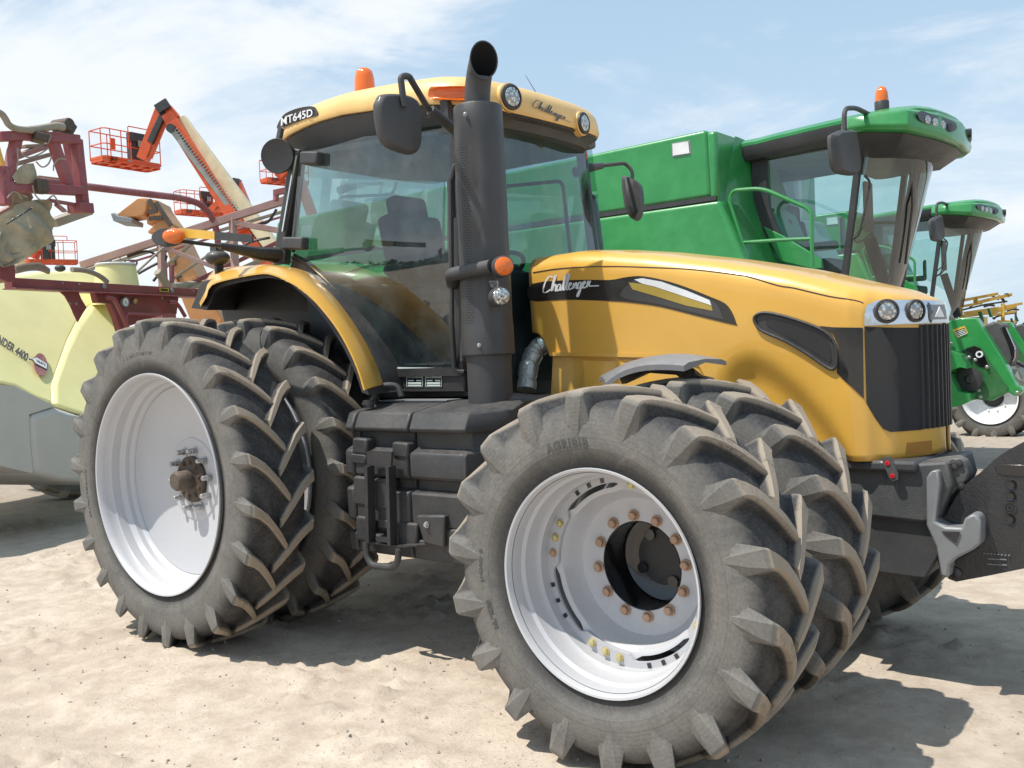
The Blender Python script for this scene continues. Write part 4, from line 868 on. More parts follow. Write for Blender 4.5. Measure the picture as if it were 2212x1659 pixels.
mb = MB(); mb.loft([[c_+(a_*.062*cos(t_)+b_*.042*sin(t_))*s_+n_*h_ for t_ in [2*pi*i/28 for i in range(28)]] for s_, h_ in ((1, -.01), (1, .008), (.85, .022), (.5, .032), (.05, .035))]); mb.obj('turn_signal', M['amber'], hs)
Y0 = -1.50; mb = MB(); mb.poly([at(a, b2, 'Y', Y0) for a, b2 in ((385, 492), (463, 500), (463, 518), (385, 512))], (0, .008, 0)); bd = mb.obj('reflector_board', M['yellow'], TR)
mb = MB(); mb.poly([at(a, b2, 'Y', Y0) for a, b2 in ((463.5, 500), (545, 507), (545, 524), (463.5, 518))], (0, .008, 0)); mb.obj('board_stripe', M['black'], bd)
c_ = at(470, 557, 'Y', -1.05); mb = MB(); mb.sphere(c_, .075, 20, 10, (1, 1, .62)); mb.box(c_+Vector((0, 0, .05)), (.06, .06, .05)); mb.box(c_+Vector((.01, 0, -.07)), (.02, .05, .09)); mb.obj('gps_pod', M['black'], TR)

# tool box / tank with steps ---------------------------------------
prof = [(1.285, -.80), (1.28, -.90), (1.245, -1.145), (1.235, -1.165), (1.165, -1.198), (1.15, -1.19), (1.146, -1.145), (1.075, -1.145), (1.065, -1.155), (1.05, -1.195), (1.035, -1.202), (.935, -1.202), (.92, -1.192), (.912, -1.148), (.87, -1.146), (.862, -1.155), (.855, -1.198), (.845, -1.204), (.70, -1.202), (.688, -1.192), (.68, -1.145), (.63, -1.145), (.625, -1.16), (.622, -1.195), (.615, -1.2), (.53, -1.195), (.52, -1.17), (.518, -.8)]
def stepz(secx, yb=-.8):
    mb = MB(); secs = []
    for x, k in secx: secs.append([Vector((x, min(yb, -.8+(y+.8)*k), z)) for z, y in prof])
    mb.loft(secs); return mb
stepz(((.955, .88), (.965, .96), (.985, 1), (1.025, 1), (1.035, .97))).obj('tool_box', M['boxm'], TR, ang=30, bevel=.006)
stepz(((1.043, .97), (1.053, 1), (1.42, 1), (1.43, .97))).obj('tool_box', M['boxm'], TR, ang=30, bevel=.006)
stepz(((1.438, .97), (1.448, 1), (1.76, 1), (1.80, .97), (1.88, .55), (1.90, .4))).obj('tool_box', M['boxm'], TR, ang=30, bevel=.006)
Z5 = lambda p: zm(1200, 1300, 1.508, p)
for x0, y0, x1, y1 in ((313, 680, 400, 775), (300, 775, 395, 832), (320, 910, 405, 1085), (335, 1150, 412, 1300), (440, 925, 550, 1110), (462, 1170, 545, 1225), (552, 705, 648, 795), (583, 1190, 705, 1335), (868, 1230, 985, 1380)):
    mb = MB(); mb.poly([at(u, v, 'Y', -1.212) for u, v in Z5([(x0, y0), (x1, y0+8), (x1, y1+10), (x0, y1)])], (0, .1, 0)); mb.obj('box_rib', M['boxm'], TR, bevel=.012)
mb = MB(); Z5 = lambda p: zm(1200, 1300, 1.508, p)
q_ = Z5([(695, 1150), (870, 1150), (868, 1345), (745, 1320)]); A = [at(u, v, 'Y', -1.235) for u, v in q_]; mb.poly(A, (0, .1, 0)); bx_ = mb.obj('document_box', M['black'], TR, bevel=.01)
mb = MB(); hexbolt(mb, at(*Z5([(765, 1205)])[0], 'Y', -1.237), (0, -1, 0), .012, .015); mb.obj('latch', M['steel'], bx_)
mb = MB(); mb.cyl(at(*Z5([(415, 500)])[0], 'Y', -1.10), at(*Z5([(415, 500)])[0], 'Y', -1.10)+Vector((0, 0, .04)), .028); mb.cyl(at(*Z5([(415, 480)])[0], 'Y', -1.10), at(*Z5([(415, 480)])[0], 'Y', -1.10)+Vector((0, 0, .012)), .036); mb.obj('filler_cap', M['black'], TR)
mb = MB(); YL = -1.25
q_ = lambda a, b2, y=YL: at(*Z5([(a, b2)])[0], 'Y', y)
mb.poly([q_(398, 765), (q_(430, 758)), q_(552, 765), q_(548, 860), q_(405, 845)], (0, .012, 0)); mb.beam(q_(418, 850), q_(428, 1310), .022, .05, up=(0, 1, 0)); mb.beam(q_(547, 850), q_(558, 1325), .022, .05, up=(0, 1, 0))
mb.poly([q_(385, 1300), q_(560, 1330), q_(750, 1325), q_(600, 1345), q_(440, 1320)], (0, .06, 0)); mb.beam(q_(470, 1290), q_(548, 1298), .03, .02)
mb.obj('ladder', M['black'], TR)
mb = MB(); mb.bent([q_(397, 1310), q_(405, 1400), q_(435, 1450), q_(555, 1465), q_(590, 1430), q_(596, 1350)], .017, 10, rad=.06); mb.obj('step', M['dgrey'], TR)
mb = MB(); mb.bent([at(*Z5([(450, 450)])[0], 'Y', -.96), at(*Z5([(485, 375)])[0], 'Y', -.96), at(*Z5([(520, 362)])[0], 'Y', -.96), at(*Z5([(590, 365)])[0], 'Y', -.92), at(*Z5([(612, 430)])[0], 'Y', -.92)], .016, 10, rad=.05); mb.obj('grab_handle', M['dgrey'], TR)
mb = MB(); mb.box((1.2, -.86, 1.286), (.5, .12, .006)); mb.obj('step_plate', M['lgrey'], TR)
# front wheel fender
YF = -1.16
top = [at(u, v, 'Y', YF) for u, v in Z4([(850, 1170), (960, 1090), (1080, 1045), (1200, 1025), (1350, 1022), (1480, 1032)])]
bk = [at(u, v, 'Y', -.86) for u, v in Z4([(795, 1140), (1000, 1035), (1200, 975), (1420, 950), (1620, 962), (1822, 1000)])]
A = resample(catmull(top, 4), 16); B = resample(catmull(bk, 4), 16); mb = MB()
mb.loft([[a, a.lerp(b2, .1)+Vector((0, 0, .012)), a.lerp(b2, .5)+Vector((0, 0, .02)), a.lerp(b2, .9)+Vector((0, 0, .012)), b2, b2-Vector((0, 0, .015)), a.lerp(b2, .5)+Vector((0, 0, .005)), a-Vector((0, 0, .022))] for a, b2 in zip(A, B)]); mb.obj('front_fender', M['fendgrey'], TR, ang=40)
mb = MB(); mb.bent([(2.865, -.75, .75), (2.865, -.75, 1.3), (2.865, -.98, 1.40)], .03, 8); mb.beam(at(1345, 820, 'Y', -.95), at(1400, 795, 'Y', -.95), .04); mb.beam(at(1400, 795, 'Y', -.95), at(1470, 800, 'Y', -.9), .04); mb.beam(at(1470, 800, 'Y', -.9), at(1500, 828, 'Y', -.9), .04); mb.obj('fender_bracket', M['black'], TR)

# suitcase weights hung on the front hitch -------------------------
wp = Z7([(1180, 760), (1062, 790), (990, 828), (925, 870), (850, 940), (790, 990), (740, 1050), (705, 1110), (685, 1165), (690, 1185), (780, 1192), (860, 1192), (850, 1290), (760, 1340), (712, 1368), (700, 1440), (740, 1455), (900, 1425), (1062, 1392), (1180, 1360)])
wp = wp[:3]+smooth2(wp[3:10], 4, False)+wp[10:]
YW = -.31; Pw = [at(u, v, 'Y', YW) for u, v in wp]
def weight_mesh():
    mb = MB(); mb.poly([p-Vector((0, YW, 0)) for p in Pw], (0, .052, 0)); return mb
wroot = None
for k in range(11):
    g_ = 'suitcase weights stacked on the front hitch'
    if k == 0:
        wo = thing('suitcase_weight', 'nearest black suitcase weight, its slotted face turned to the viewer', 'weight', (3.9, YW, .5), g_)
        m_ = weight_mesh(); m_.v = [v+Vector((0, YW, 0)) for v in m_.v]; m_.obj('weight_body', M['weight'], wo, bevel=.006)
        rec = MB(); rec.poly([at(u, v, 'Y', YW-.001) for u, v in Z7([(925, 910), (945, 897), (1180, 905), (1180, 960), (960, 948), (930, 935)])], (0, -.003, 0)); rec.obj('hand_slot', M['gloss'], wo, bevel=.002)
        for q_ in ((1001, 994), (999, 1048), (996, 1158)):
            rg = MB(); c_ = at(*Z7([q_])[0], 'Y', YW-.001); rg.lathe([(.012, 0), (.012, .003), (.019, .005), (.021, 0)], c_, (0, -1, 0), 24, closed=True); rg.lathe([(.012, 0), (.012, .001)], c_, (0, -1, 0), 20); rg.obj('bolt_hole', M['gloss'], wo)
        rg = MB(); c_ = at(*Z7([(742, 1412)])[0], 'Y', YW-.001); rg.lathe([(.024, 0), (.022, .012), (.01, .016)], c_, (0, -1, 0), 24); rg.obj('pin', M['weight'], wo)
        rg = MB()
        a_ = at(*Z7([(890, 1345)])[0], 'Y', YW-.003); b_ = at(*Z7([(980, 1345)])[0], 'Y', YW-.003); dx_ = (b_-a_)
        for h_ in (0, -.022): rg.beam(a_+Vector((0, 0, h_)), b_+Vector((0, 0, h_-.004)), .004, .004)
        c_ = at(*Z7([(935, 1338)])[0], 'Y', YW-.003); [rg.beam(c_+Vector((-.05+i*.013, 0, .012)), c_+Vector((-.044+i*.013, 0, .012)), .009, .004) for i in range(8)]; rg.obj('cast_lettering', M['lgrey'], wo)
        rg = MB(); c_ = at(*Z7([(997, 1102)])[0], 'Y', YW-.002); rg.lathe([(.019, 0), (.019, .004), (.023, .004), (.023, 0)], c_, (0, -1, 0), 24, closed=True); rg.lathe([(.008, 0), (.008, .004), (.012, .004), (.012, 0)], c_, (0, -1, 0), 16, closed=True); rg.obj('cast_lettering', M['weight'], wo)
        wroot = wo
    else:
        c2 = wroot.copy(); col.objects.link(c2); c2.location = (3.9, YW+.058*k, .5); c2['label'] = 'black suitcase weight behind the nearest one, only its curved top edge showing'
        b_ = [o2 for o2 in wroot.children if o2.name.startswith('weight_body')][0].copy(); col.objects.link(b_); b_.parent = c2; b_.matrix_parent_inverse = Matrix.Translation((-3.9, -YW, -.5))
# ------------------------------------------------------------------ green combines
Zc = lambda pts: zm(2900, 350, 1.8437, pts); Zb = lambda pts: zm(2300, 300, 1.2316, pts); ZY = lambda pts: zm(3700, 1100, 2.371, pts)
def combine():
    C = thing('combine_harvester', 'green combine harvester right behind the tractor, orange beacon on its cab roof', 'combine harvester', (-2, 6.5, 0), 'green combines parked side by side')
    Y = 5.0
    mb = MB(); mb.poly([(-7.4, Y, 3.72), (.0, Y, 3.835), (.03, Y, 3.10), (-7.6, Y, 3.04)], (0, 3.0, 0)); mb.poly([(-.02, Y+.02, 3.81), (-.02, Y+2.9, 3.81), (-.02, Y+2.9, 3.0), (-.02, Y+.02, 3.0)], (.12, 0, 0)); mb.obj('grain_tank', M['green'], C, bevel=.045, segs=4)
    mb = MB(); mb.poly([(-7.6, Y-.03, 3.06), (.14, Y-.03, 3.055), (.40, Y-.03, 2.42), (.75, Y-.03, 1.5), (-.3, Y-.03, 1.2), (-7.2, Y-.03, 1.5), (-8.6, Y-.03, 2.3)], (0, 3.1, 0)); mb.obj('body_panel', M['green'], C, bevel=.05, segs=4)
    mb = MB(); mb.poly([(.10, Y+.5, 3.82), (.16, 6.3, 3.75), (.3, 6.4, 3.2), (.65, 6.4, 2.3), (.3, Y+.1, 2.3), (.10, Y+.15, 3.0)], (0, .05, 0)); mb.obj('body_panel', M['green'], C, bevel=.02)
    mb = MB(); mb.beam((-7.5, Y-.005, 3.075), (.1, Y-.005, 3.08), .035, .05); mb.obj('panel_gap', M['black'], C)
    A = [at(u, v, 'Y', Y-.004) for u, v in Zb([(482, 340), (560, 328), (566, 385), (485, 398)])]; mb = MB(); mb.poly([a+(a-sum(A, Vector())/4)*.18 for a in A], (0, .004, 0)); fr = mb.obj('marker_frame', M['lgrey'], C, bevel=.01)
    mb = MB(); mb.poly([a-Vector((0, .012, 0)) for a in A], (0, .01, 0)); mb.obj('marker_plate', M['white'], fr)
    # pale roof bow seen over the side, body seams
    mb = MB(); mb.tube([Vector((-5.2+1.5*math.cos(a), Y-.035, 2.1+.75*math.sin(a))) for a in [pi*i/16 for i in range(17)]], .012, 6); mb.obj('panel_seam', M['dgreen'], C)
    YC, YL = 5.75, 7.35
    # cab rear pillar
    P = [at(u, v, 'Y', YC-.02) for u, v in smooth2(Zc([(175, 440), (195, 520), (200, 700), (225, 900), (270, 1030), (400, 1275)]), 4, False)]
    mb = MB(); mb.loft([[p, p+Vector((.17, 0, 0)), p+Vector((.17, .06, 0)), p+Vector((0, .06, 0))] for p in P]); mb.obj('cab_pillar', M['black'], C)
    # side glass and B pillar
    top = at(1865, 335, 'Y', YC); bot = at(*Zc([(885, 1375)])[0], 'Y', YC)
    G = [at(u, v, 'Y', YC) for u, v in Zc([(240, 420), (560, 380), (1075, 430), (890, 1370), (700, 1240), (300, 1010), (210, 800)])]
    for yy in (YC, YL):
        mb = MB(); mb.sheet([Vector((p.x, yy, p.z)) for p in G]); mb.obj('side_glass', M['glassc'], C)
        mb = MB(); mb.beam(Vector((top.x-.02, yy-.02, top.z+.1)), Vector((bot.x-.02, yy-.02, bot.z-.2)), .06, .07, up=(0, 1, 0)); mb.obj('cab_pillar', M['black'], C)
    mb = MB(); mb.sheet([(.12, YC+.06, 2.3), (.12, YL, 2.3), (.12, YL, 3.6), (.12, YC+.06, 3.6)]); mb.obj('rear_wall', M['glassc'], C)
    mb = MB(); mb.poly([(.14, YC+.03, 2.2), (.14, YC+.5, 2.2), (.16, YC+.45, 3.2), (.2, YC+.1, 3.45)], (.02, 0, 0)); mb.obj('rear_panel', M['inner'], C)
    mb = MB(); secs = []
    for i in range(15):
        k = i/14; y = YC+(YL-YC)*k; bl_ = (1-(2*k-1)**2)**.75; secs.append([Vector((interp([(1.55, 1.02), (2.2, 1.18), (3.5, 1.48)], z)+bl_*(.34+.10*(z-2)/1.5), y, z)) for z in (1.55, 1.8, 2.2, 2.8, 3.2, 3.5, 3.62)])
    mb.loft(secs, closed=False, cap=False); mb.obj('windscreen', M['glassc'], C)
    # dash, seat, floor
    mb = MB(); mb.poly([(.3, YC+.05, 2.25), (1.25, YC+.05, 1.75), (1.3, YC+.05, 1.5), (.3, YC+.05, 1.5)], (0, 1.5, 0)); mb.obj('cab_floor', M['inner'], C)
    A = [at(u, v, 'Y', YC-.04) for u, v in Zc([(280, 1020), (420, 1090), (620, 1210), (710, 1270), (720, 1330), (640, 1340), (400, 1280)])]; mb = MB(); mb.poly(A, (0, .05, 0)); mb.obj('door_panel', M['green'], C, bevel=.01)
    mb = MB(); mb.box((.62, 6.5, 2.35), (.5, .5, .16)); mb.box((.38, 6.5, 2.62), (.14, .5, .62), Matrix.Rotation(-.2, 3, 'Y')); mb.box((.33, 6.5, 3.0), (.1, .3, .2)); mb.box((.8, 6.1, 2.55), (.42, .1, .1)); mb.obj('seat', M['inner'], C, bevel=.04)
    mb = MB(); mb.box((.75, 7.0, 2.75), (.05, .42, .38), Matrix.Rotation(.3, 3, 'Z')); mb.obj('monitor', M['pale'], C, bevel=.02)
    mb = MB(); mb.box((1.28, 6.3, 2.95), (.05, .22, .55)); mb.obj('monitor', M['dgrey'], C, bevel=.02)
    mb = MB(); mb.beam((1.45, 6.5, 1.8), (1.22, 6.5, 2.62), .09, .12); mb.tube([(1.16+.17*cos(a)*.5, 6.5+.2*sin(a), 2.68+.17*cos(a)*.5) for a in [2*pi*i/20 for i in range(21)]], .014, 6); mb.obj('steering_wheel', M['seat'], C)
    mb = MB(); mb.tube([(1.62, 6.85, 3.5), (1.60, 6.85, 2.9), (1.42, 6.85, 2.0)], .045, 8); mb.beam((1.62, 6.95, 3.4), (1.40, 6.75, 2.05), .05, .10); mb.obj('wiper', M['black'], C)
    mb = MB(); mb.tube([(1.78, 6.2, 3.5), (1.75, 6.3, 2.9), (1.6, 6.5, 2.3)], .014, 6); mb.obj('wiper', M['black'], C)
    mb = MB(); mb.bent([at(u, v, 'Y', YC-.06) for u, v in Zc([(1030, 650), (1070, 690), (1060, 760), (1000, 1050), (985, 1090), (945, 1115)])], .013, 8, rad=.06); mb.obj('grab_rail', M['black'], C)
    mb = MB(); mb.poly([(.2, YC+.1, 3.55), (1.7, YC+.1, 3.5), (1.9, 6.5, 3.48), (1.7, YL-.1, 3.5), (.2, YL-.1, 3.55)], (0, 0, .05)); mb.obj('cab_lining', M['pale'], C)
    # roof
    def rp(pts, z, s_=1): return [Vector((x, 6.55+(y-6.55)*s_, z)) for x, y in pts]
    base = smooth2([(.05, 5.75), (.3, 5.62), (.9, 5.56), (1.5, 5.56), (2.0, 5.75), (2.15, 6.55), (2.0, 7.35), (1.5, 7.54), (.9, 7.54), (.3, 7.48), (.05, 7.35)], 3)
    mb = MB(); mb.loft([[Vector((x, 6.55+(y-6.55)*.97, 3.545+.03*x)) for x, y in base], [Vector((x, y, 3.60+.03*x)) for x, y in base], [Vector((x, y, 3.70+.035*x)) for x, y in base]]); mb.obj('roof_lining', M['black'], C, ang=45)
    mb = MB(); mb.loft([[Vector((x, y, 3.702+.035*x)) for x, y in base], [Vector((x, y, 3.735+.035*x)) for x, y in base], [Vector((.1+(x-.1)*.97, 6.55+(y-6.55)*.93, 3.78+.035*x)) for x, y in base], [Vector((.9+(x-.9)*.5, 6.55+(y-6.55)*.5, 3.83+.03*x)) for x, y in base]]); mb.obj('roof', M['green'], C, ang=45)
    vis = [(1.30, 5.45), (1.42, 5.32), (1.62, 5.31), (1.98, 5.42), (2.17, 5.9), (2.235, 6.5), (2.17, 7.1), (1.98, 7.58), (1.62, 7.69), (1.42, 7.68), (1.30, 7.55)]
    def vz(lst, z, dx=0, s_=1): return [Vector((1.4+(x-1.4)*s_+dx, 6.55+(y-6.55)*s_, z)) for x, y in lst]
    def rise(P, k): return [Vector((p.x, p.y, p.z-k*max(0, p.x-1.5))) for p in P]
    mb = MB(); mb.loft([rise(vz(vis, 3.60, -.03, .93), .16), rise(vz(vis, 3.615, 0, .985), .16), rise(vz(vis, 3.65, .0, 1.005), .12), rise(vz(vis, 3.735, .0, .985), .0), rise(vz(vis, 3.765, -.01, .95), .0), rise(vz(vis, 3.80, -.05, .72), -.01)]); mb.obj('roof_visor', M['green'], C, ang=30, bevel=.012)
    mb = MB(); mb.loft([rise(vz(vis, 3.36, -.22, .5), .1), rise(vz(vis, 3.44, -.08, .78), .12), rise(vz(vis, 3.595, -.03, .93), .16)]); mb.obj('visor_lining', M['black'], C, ang=30)
    # lamp pods on the two angled faces of the visor
    for a_, b_ in (((2.0, 5.50), (2.225, 6.22)), ((2.225, 6.78), (2.0, 7.5))):
        A = Vector((a_[0], a_[1], 0)); B = Vector((b_[0], b_[1], 0)); n_ = Vector(((B-A).y, -(B-A).x, 0)).normalized(); L = (B-A).length; e = (B-A)/L
        mb = MB(); sh_ = smooth2([(.04, .02), (.10, .07), (.3, .062), (.5, .055), (L-.06, .035), (L-.04, -.03), (L-.16, -.07), (.3, -.05), (.1, -.035)], 3); mb.poly([A+e*s_+n_*.03+Vector((0, 0, 3.672+h_-.04*s_)) for s_, h_ in sh_], n_*-.08); pod = mb.obj('lamp_pod', M['gloss'], C)
        for j in range(4):
            c_ = A+e*(.20+.13*j)+n_*.032+Vector((0, 0, 3.668-.008*j-.04*(.2+.13*j))); b2 = MB(); b2.lathe([(.046, 0), (.042, .008), (.001, .012)], c_, n_, 18); b2.obj('work_light', M['clear'] if j < 3 else M['dgrey'], pod)
    mb = MB(); c_ = at(1905, 232, 'Y', 5.75); mb.lathe([(.068, .0), (.068, .09), (.062, .17), (.045, .215), (.02, .235), (.002, .24)], c_+Vector((0, 0, -.02)), (0, 0, 1), 22); bq = mb.obj('beacon', M['amber'], C)
    mb = MB(); mb.lathe([(.073, -.05), (.073, .055), (.07, .06)], c_+Vector((0, 0, 0)), (0, 0, 1), 22); mb.obj('beacon_base', M['black'], bq)
    # mirror
    P = smooth2(Zc([(780, 370), (800, 335), (850, 315), (930, 312), (945, 330), (975, 500), (975, 620), (950, 648), (880, 648), (815, 615), (790, 520)]), 3)
    A = [at(u, v, 'X', 1.55) for u, v in P]; c_ = sum(A, Vector())/len(A); mb = MB(); mb.loft([[c_+(p-c_)*.95-Vector((.04, 0, 0)) for p in A], A, [c_+(p-c_)*.86+Vector((.05, 0, 0)) for p in A]]); mb.obj('mirror', M['dgrey'], C, ang=50)
    mb = MB(); mb.bent([c_+Vector((.0, .02, .1)), c_+Vector((.0, .02, .42)), c_+Vector((.02, .30, .47)), Vector((1.6, 5.6, c_.z+.45))], .024, 10, rad=.1); mb.obj('mirror_arm', M['dgrey'], C)
    # platform rail
    mb = MB(); r_ = lambda pts: [at(u, v, 'Y', 5.1) for u, v in Zc(pts)]
    mb.bent(r_([(180, 1300), (30, 830), (60, 760), (270, 742), (600, 885), (638, 925), (645, 1320)]), .022, 8, rad=.12); mb.tube(r_([(140, 1143), (400, 1125), (638, 1115)]), .020, 8); mb.obj('platform_rail', M['green'], C)
    # front body under the cab and feeder house
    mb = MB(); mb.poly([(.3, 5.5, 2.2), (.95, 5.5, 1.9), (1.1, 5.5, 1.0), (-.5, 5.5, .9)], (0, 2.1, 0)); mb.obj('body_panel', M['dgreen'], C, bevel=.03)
    YF_ = 5.95
    f = lambda pts, y=YF_: [at(u, v, 'Y', y) for u, v in ZY(pts)]
    mb = MB(); mb.poly(f([(100, 480), (240, 430), (345, 405), (490, 408), (560, 520), (640, 640), (740, 800), (870, 1045), (905, 1060), (925, 1100), (880, 1150), (830, 1140), (790, 1110), (620, 1200), (590, 1185), (440, 1180), (300, 1200), (100, 1150)]), (0, .16, 0)); fh = mb.obj('feeder_house', M['green'], C, bevel=.012)
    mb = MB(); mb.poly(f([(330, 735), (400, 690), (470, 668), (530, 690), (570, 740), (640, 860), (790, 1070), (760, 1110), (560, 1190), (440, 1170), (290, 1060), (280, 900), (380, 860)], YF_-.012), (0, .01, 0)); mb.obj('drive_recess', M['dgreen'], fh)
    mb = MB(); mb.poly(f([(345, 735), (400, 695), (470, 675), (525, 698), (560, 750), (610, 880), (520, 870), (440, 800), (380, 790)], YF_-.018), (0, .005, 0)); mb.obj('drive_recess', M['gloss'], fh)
    mb = MB(); mb.lathe([(.115, 0), (.12, .02), (.05, .03), (.03, .06), (.001, .06)], f([(430, 990)], YF_-.05)[0], (0, -1, 0), 32); mb.obj('drive_pulley', M['black'], fh)
    mb = MB(); mb.lathe([(.034, 0), (.034, .03), (.02, .03), (.02, 0)], f([(521, 752)], YF_-.03)[0], (0, -1, 0), 20, closed=True); mb.obj('drive_bushing', M['white'], fh)
    for q_ in ((462, 1132), (530, 1155), (590, 872), (420, 780), (478, 805), (512, 1092), (250, 650), (878, 1114)):
        mb = MB(); hexbolt(mb, f([q_], YF_-.02)[0], (0, -1, 0), .014, .02); mb.obj('bolt', M['steel'], fh)
    mb = MB(); mb.loft([[a, b_, b_+Vector((0, .5, 0)), a+Vector((0, .5, 0))] for a, b_ in zip(f([(120, 720), (235, 710), (340, 760), (388, 860), (400, 885)], YF_-.25), f([(120, 930), (235, 930), (260, 900), (330, 875), (398, 888)], YF_-.25))]); mb.poly(f([(100, 900), (235, 940), (262, 1010), (310, 1100), (425, 1135), (428, 1200), (330, 1240), (235, 1265), (100, 1260)], YF_-.25), (0, .3, 0)); mb.obj('belt_guard', M['green'], C, bevel=.015)
    A = f([(265, 520), (375, 482), (410, 550), (310, 598)], YF_-.004); mb = MB(); mb.poly(A, (0, .003, 0)); wl = mb.obj('warning_label', M['yellow'], fh)
    ctr = sum(A, Vector())/4; mb = MB(); mb.poly([ctr+(a-ctr)*.84-Vector((0, .003, 0)) for a in f([(275, 533), (378, 495), (406, 548), (312, 590)], YF_-.004)], (0, .002, 0)); mb.obj('label_text', M['gloss'], wl)
    mb = MB()
    for k in range(4):
        a, b_ = f([(292+k*8, 545+k*13), (372+k*8, 514+k*13)], YF_-.009); mb.beam(a, b_, .004, .006)
    mb.obj('label_text', M['sticker'], wl)
    mb = MB(); A = f([(555, 480), (640, 443), (740, 458), (775, 490), (735, 520), (845, 700), (850, 780), (805, 880), (760, 840), (650, 640), (610, 600)], 6.15); mb.poly(A, (0, .25, 0)); mb.obj('feeder_shield', M['grey'], C, bevel=.04)
    mb = MB(); mb.poly(f([(735, 520), (765, 500), (850, 690), (850, 780), (830, 820), (800, 700)], 6.12), (0, .06, 0)); mb.obj('feeder_shield', M['gloss'], C)
    mb = MB(); mb.poly(f([(800, 905), (880, 890), (930, 960), (939, 1020), (880, 1000)], 6.2), (0, .5, 0)); mb.obj('feeder_floor', M['pale'], C, bevel=.01)
    for q_ in (((500, 350), (535, 345), (560, 440), (530, 440)), ((590, 320), (610, 315), (640, 400), (610, 400))):
        mb = MB(); mb.poly(f(q_, 6.6), (0, .03, 0)); mb.obj('hook', M['dgreen'], C)
    return C
def big_wheel(R, rr, wdt, name='wheel', mats=None, lugs=True, parent=None, loc=(0, 0, 0), rotz=0):
    rim = MB(); h = wdt/2
    rim.lathe([(rr*.96, -h*.85), (rr, -h*.95), (rr*.985, -h*.9), (rr*.93, -h*.8), (rr*.88, -h*.3), (rr*.86, -h*.1), (rr*.5, h*.0), (rr*.4, h*.05), (rr*.36, h*.3), (.01, h*.3), (.01, h*.5), (rr*.9, h*.2), (rr*.97, h*.9)], n=48, closed=True)
    for k in range(10): a = 2*pi*k/10; hexbolt(rim, (rr*.52*cos(a), -h*.01, rr*.52*sin(a)), (0, -1, 0), rr*.035, rr*.05)
    rim.lathe([(rr*.36, h*.2), (rr*.30, h*.1), (.01, h*.1)], n=24, mi=1)
    w_ = rim.obj(name, [M['white'], M['black']])
    n = max(12, int(2*pi*R/.26)); tyre_mesh(R, wdt, rr, n, .035, .06, 'tyre').obj('tyre', MF if R < .8 else MR, w_)
    if parent: w_.parent = parent; w_.matrix_parent_inverse = Matrix.Translation(-parent.location)
    w_.location = loc; w_.rotation_euler = (0, 0, rotz); return w_
C1 = combine()
C2 = copy_tree(C1, None, skip=('beacon',)); C2.location = C1.location+Vector((-1.25, 8.1, 0)); C2['label'] = 'smaller-looking green combine harvester farther back on the right, with no beacon on its roof'
for ob in C2.children_recursive if hasattr(C2, 'children_recursive') else []: pass
big_wheel(.95, .55, .5, parent=C1, loc=(.6, 5.35, .92)); big_wheel(.95, .55, .5, parent=C1, loc=(.6, 8.0, .92)); big_wheel(.62, .36, .4, parent=C1, loc=(-5.3, 5.4, .6))
big_wheel(.62, .38, .42, parent=C2, loc=at(2144, 858, 'Y', 10.7)+Vector((0, 0, 0.0)))
big_wheel(.95, .55, .5, parent=C2, loc=(-.7, 13.4, .92))

# ------------------------------------------------------------------ trailed crop sprayer
ZL = lambda pts: zm(0, 1000, 1.8433, pts); ZT = lambda pts: zm(0, 300, 1.8433, pts); ZF_ = lambda pts: zm(0, 400, 3.318, pts)
NS = Vector((.95, .32, 0)).normalized(); P0 = Vector((-4.7, 0, 0)); ALONG = Vector((-NS.y, NS.x, 0))
def sp(pts, back=0): return [atp(u, v, P0-NS*back, NS) for u, v in pts]
NT = (NS*cos(radians(42))+Vector((0, 0, sin(radians(42))))).normalized(); PT = P0+Vector((0, 0, 1.3))
def spt(pts, back=0): return [atp(u, v, PT-NT*back, NT) for u, v in pts]
SPR = thing('crop_sprayer', 'trailed crop sprayer with pale yellow tank, grey side tank and maroon frame', 'sprayer', tuple(sp([(100, 900)])[0].xy)+(0,), 'crop sprayers')
SPR.pop('group') if 'group' in SPR else None
mb = MB(); mb.poly(spt(ZL([(-700, 215), (-300, 190), (120, 190), (300, 160), (600, 150), (760, 172), (880, 215), (800, 380), (700, 392), (640, 440), (575, 545), (500, 700), (430, 900), (395, 1010), (410, 1145), (250, 1080), (115, 1003), (-300, 920), (-700, 860)]), .02), -NS*2.0); mb.obj('tank', M['poly'], SPR, bevel=.16, segs=6, ang=30)
mb = MB(); mb.poly(spt(ZL([(700, 395), (800, 393), (830, 430), (895, 600), (1000, 800), (900, 1300), (545, 1195), (405, 1140), (400, 1000), (440, 880), (520, 660), (590, 520), (650, 435)]), -.012), -NS*1.9); mb.obj('tank', M['poly'], SPR, bevel=.05, segs=5, ang=30)
c_ = sp(ZL([(858, 190)]), .75)[0]; mb = MB(); mb.lathe([(.30, -.35), (.25, -.12), (.225, .10), (.22, .12), (.01, .125)], c_, (0, 0, 1), 36); nk = mb.obj('tank_neck', M['poly'], SPR)
mb = MB(); mb.lathe([(.232, .11), (.235, .13), (.22, .145), (.01, .15)], c_, (0, 0, 1), 36); mb.obj('tank_lid', M['tgrey'], nk)
for s_ in (-1, 1):
    mb = MB(); e = (_r0*.15*s_)+NS*.04; mb.bent([c_+e+_r0*.07*s_+Vector((0, 0, .12)), c_+e+_r0*.07*s_+Vector((0, 0, .17)), c_+e-_r0*.07*s_+Vector((0, 0, .18)), c_+e-_r0*.07*s_+Vector((0, 0, .14))], .011, 8); mb.obj('lid_handle', M['black'], nk)
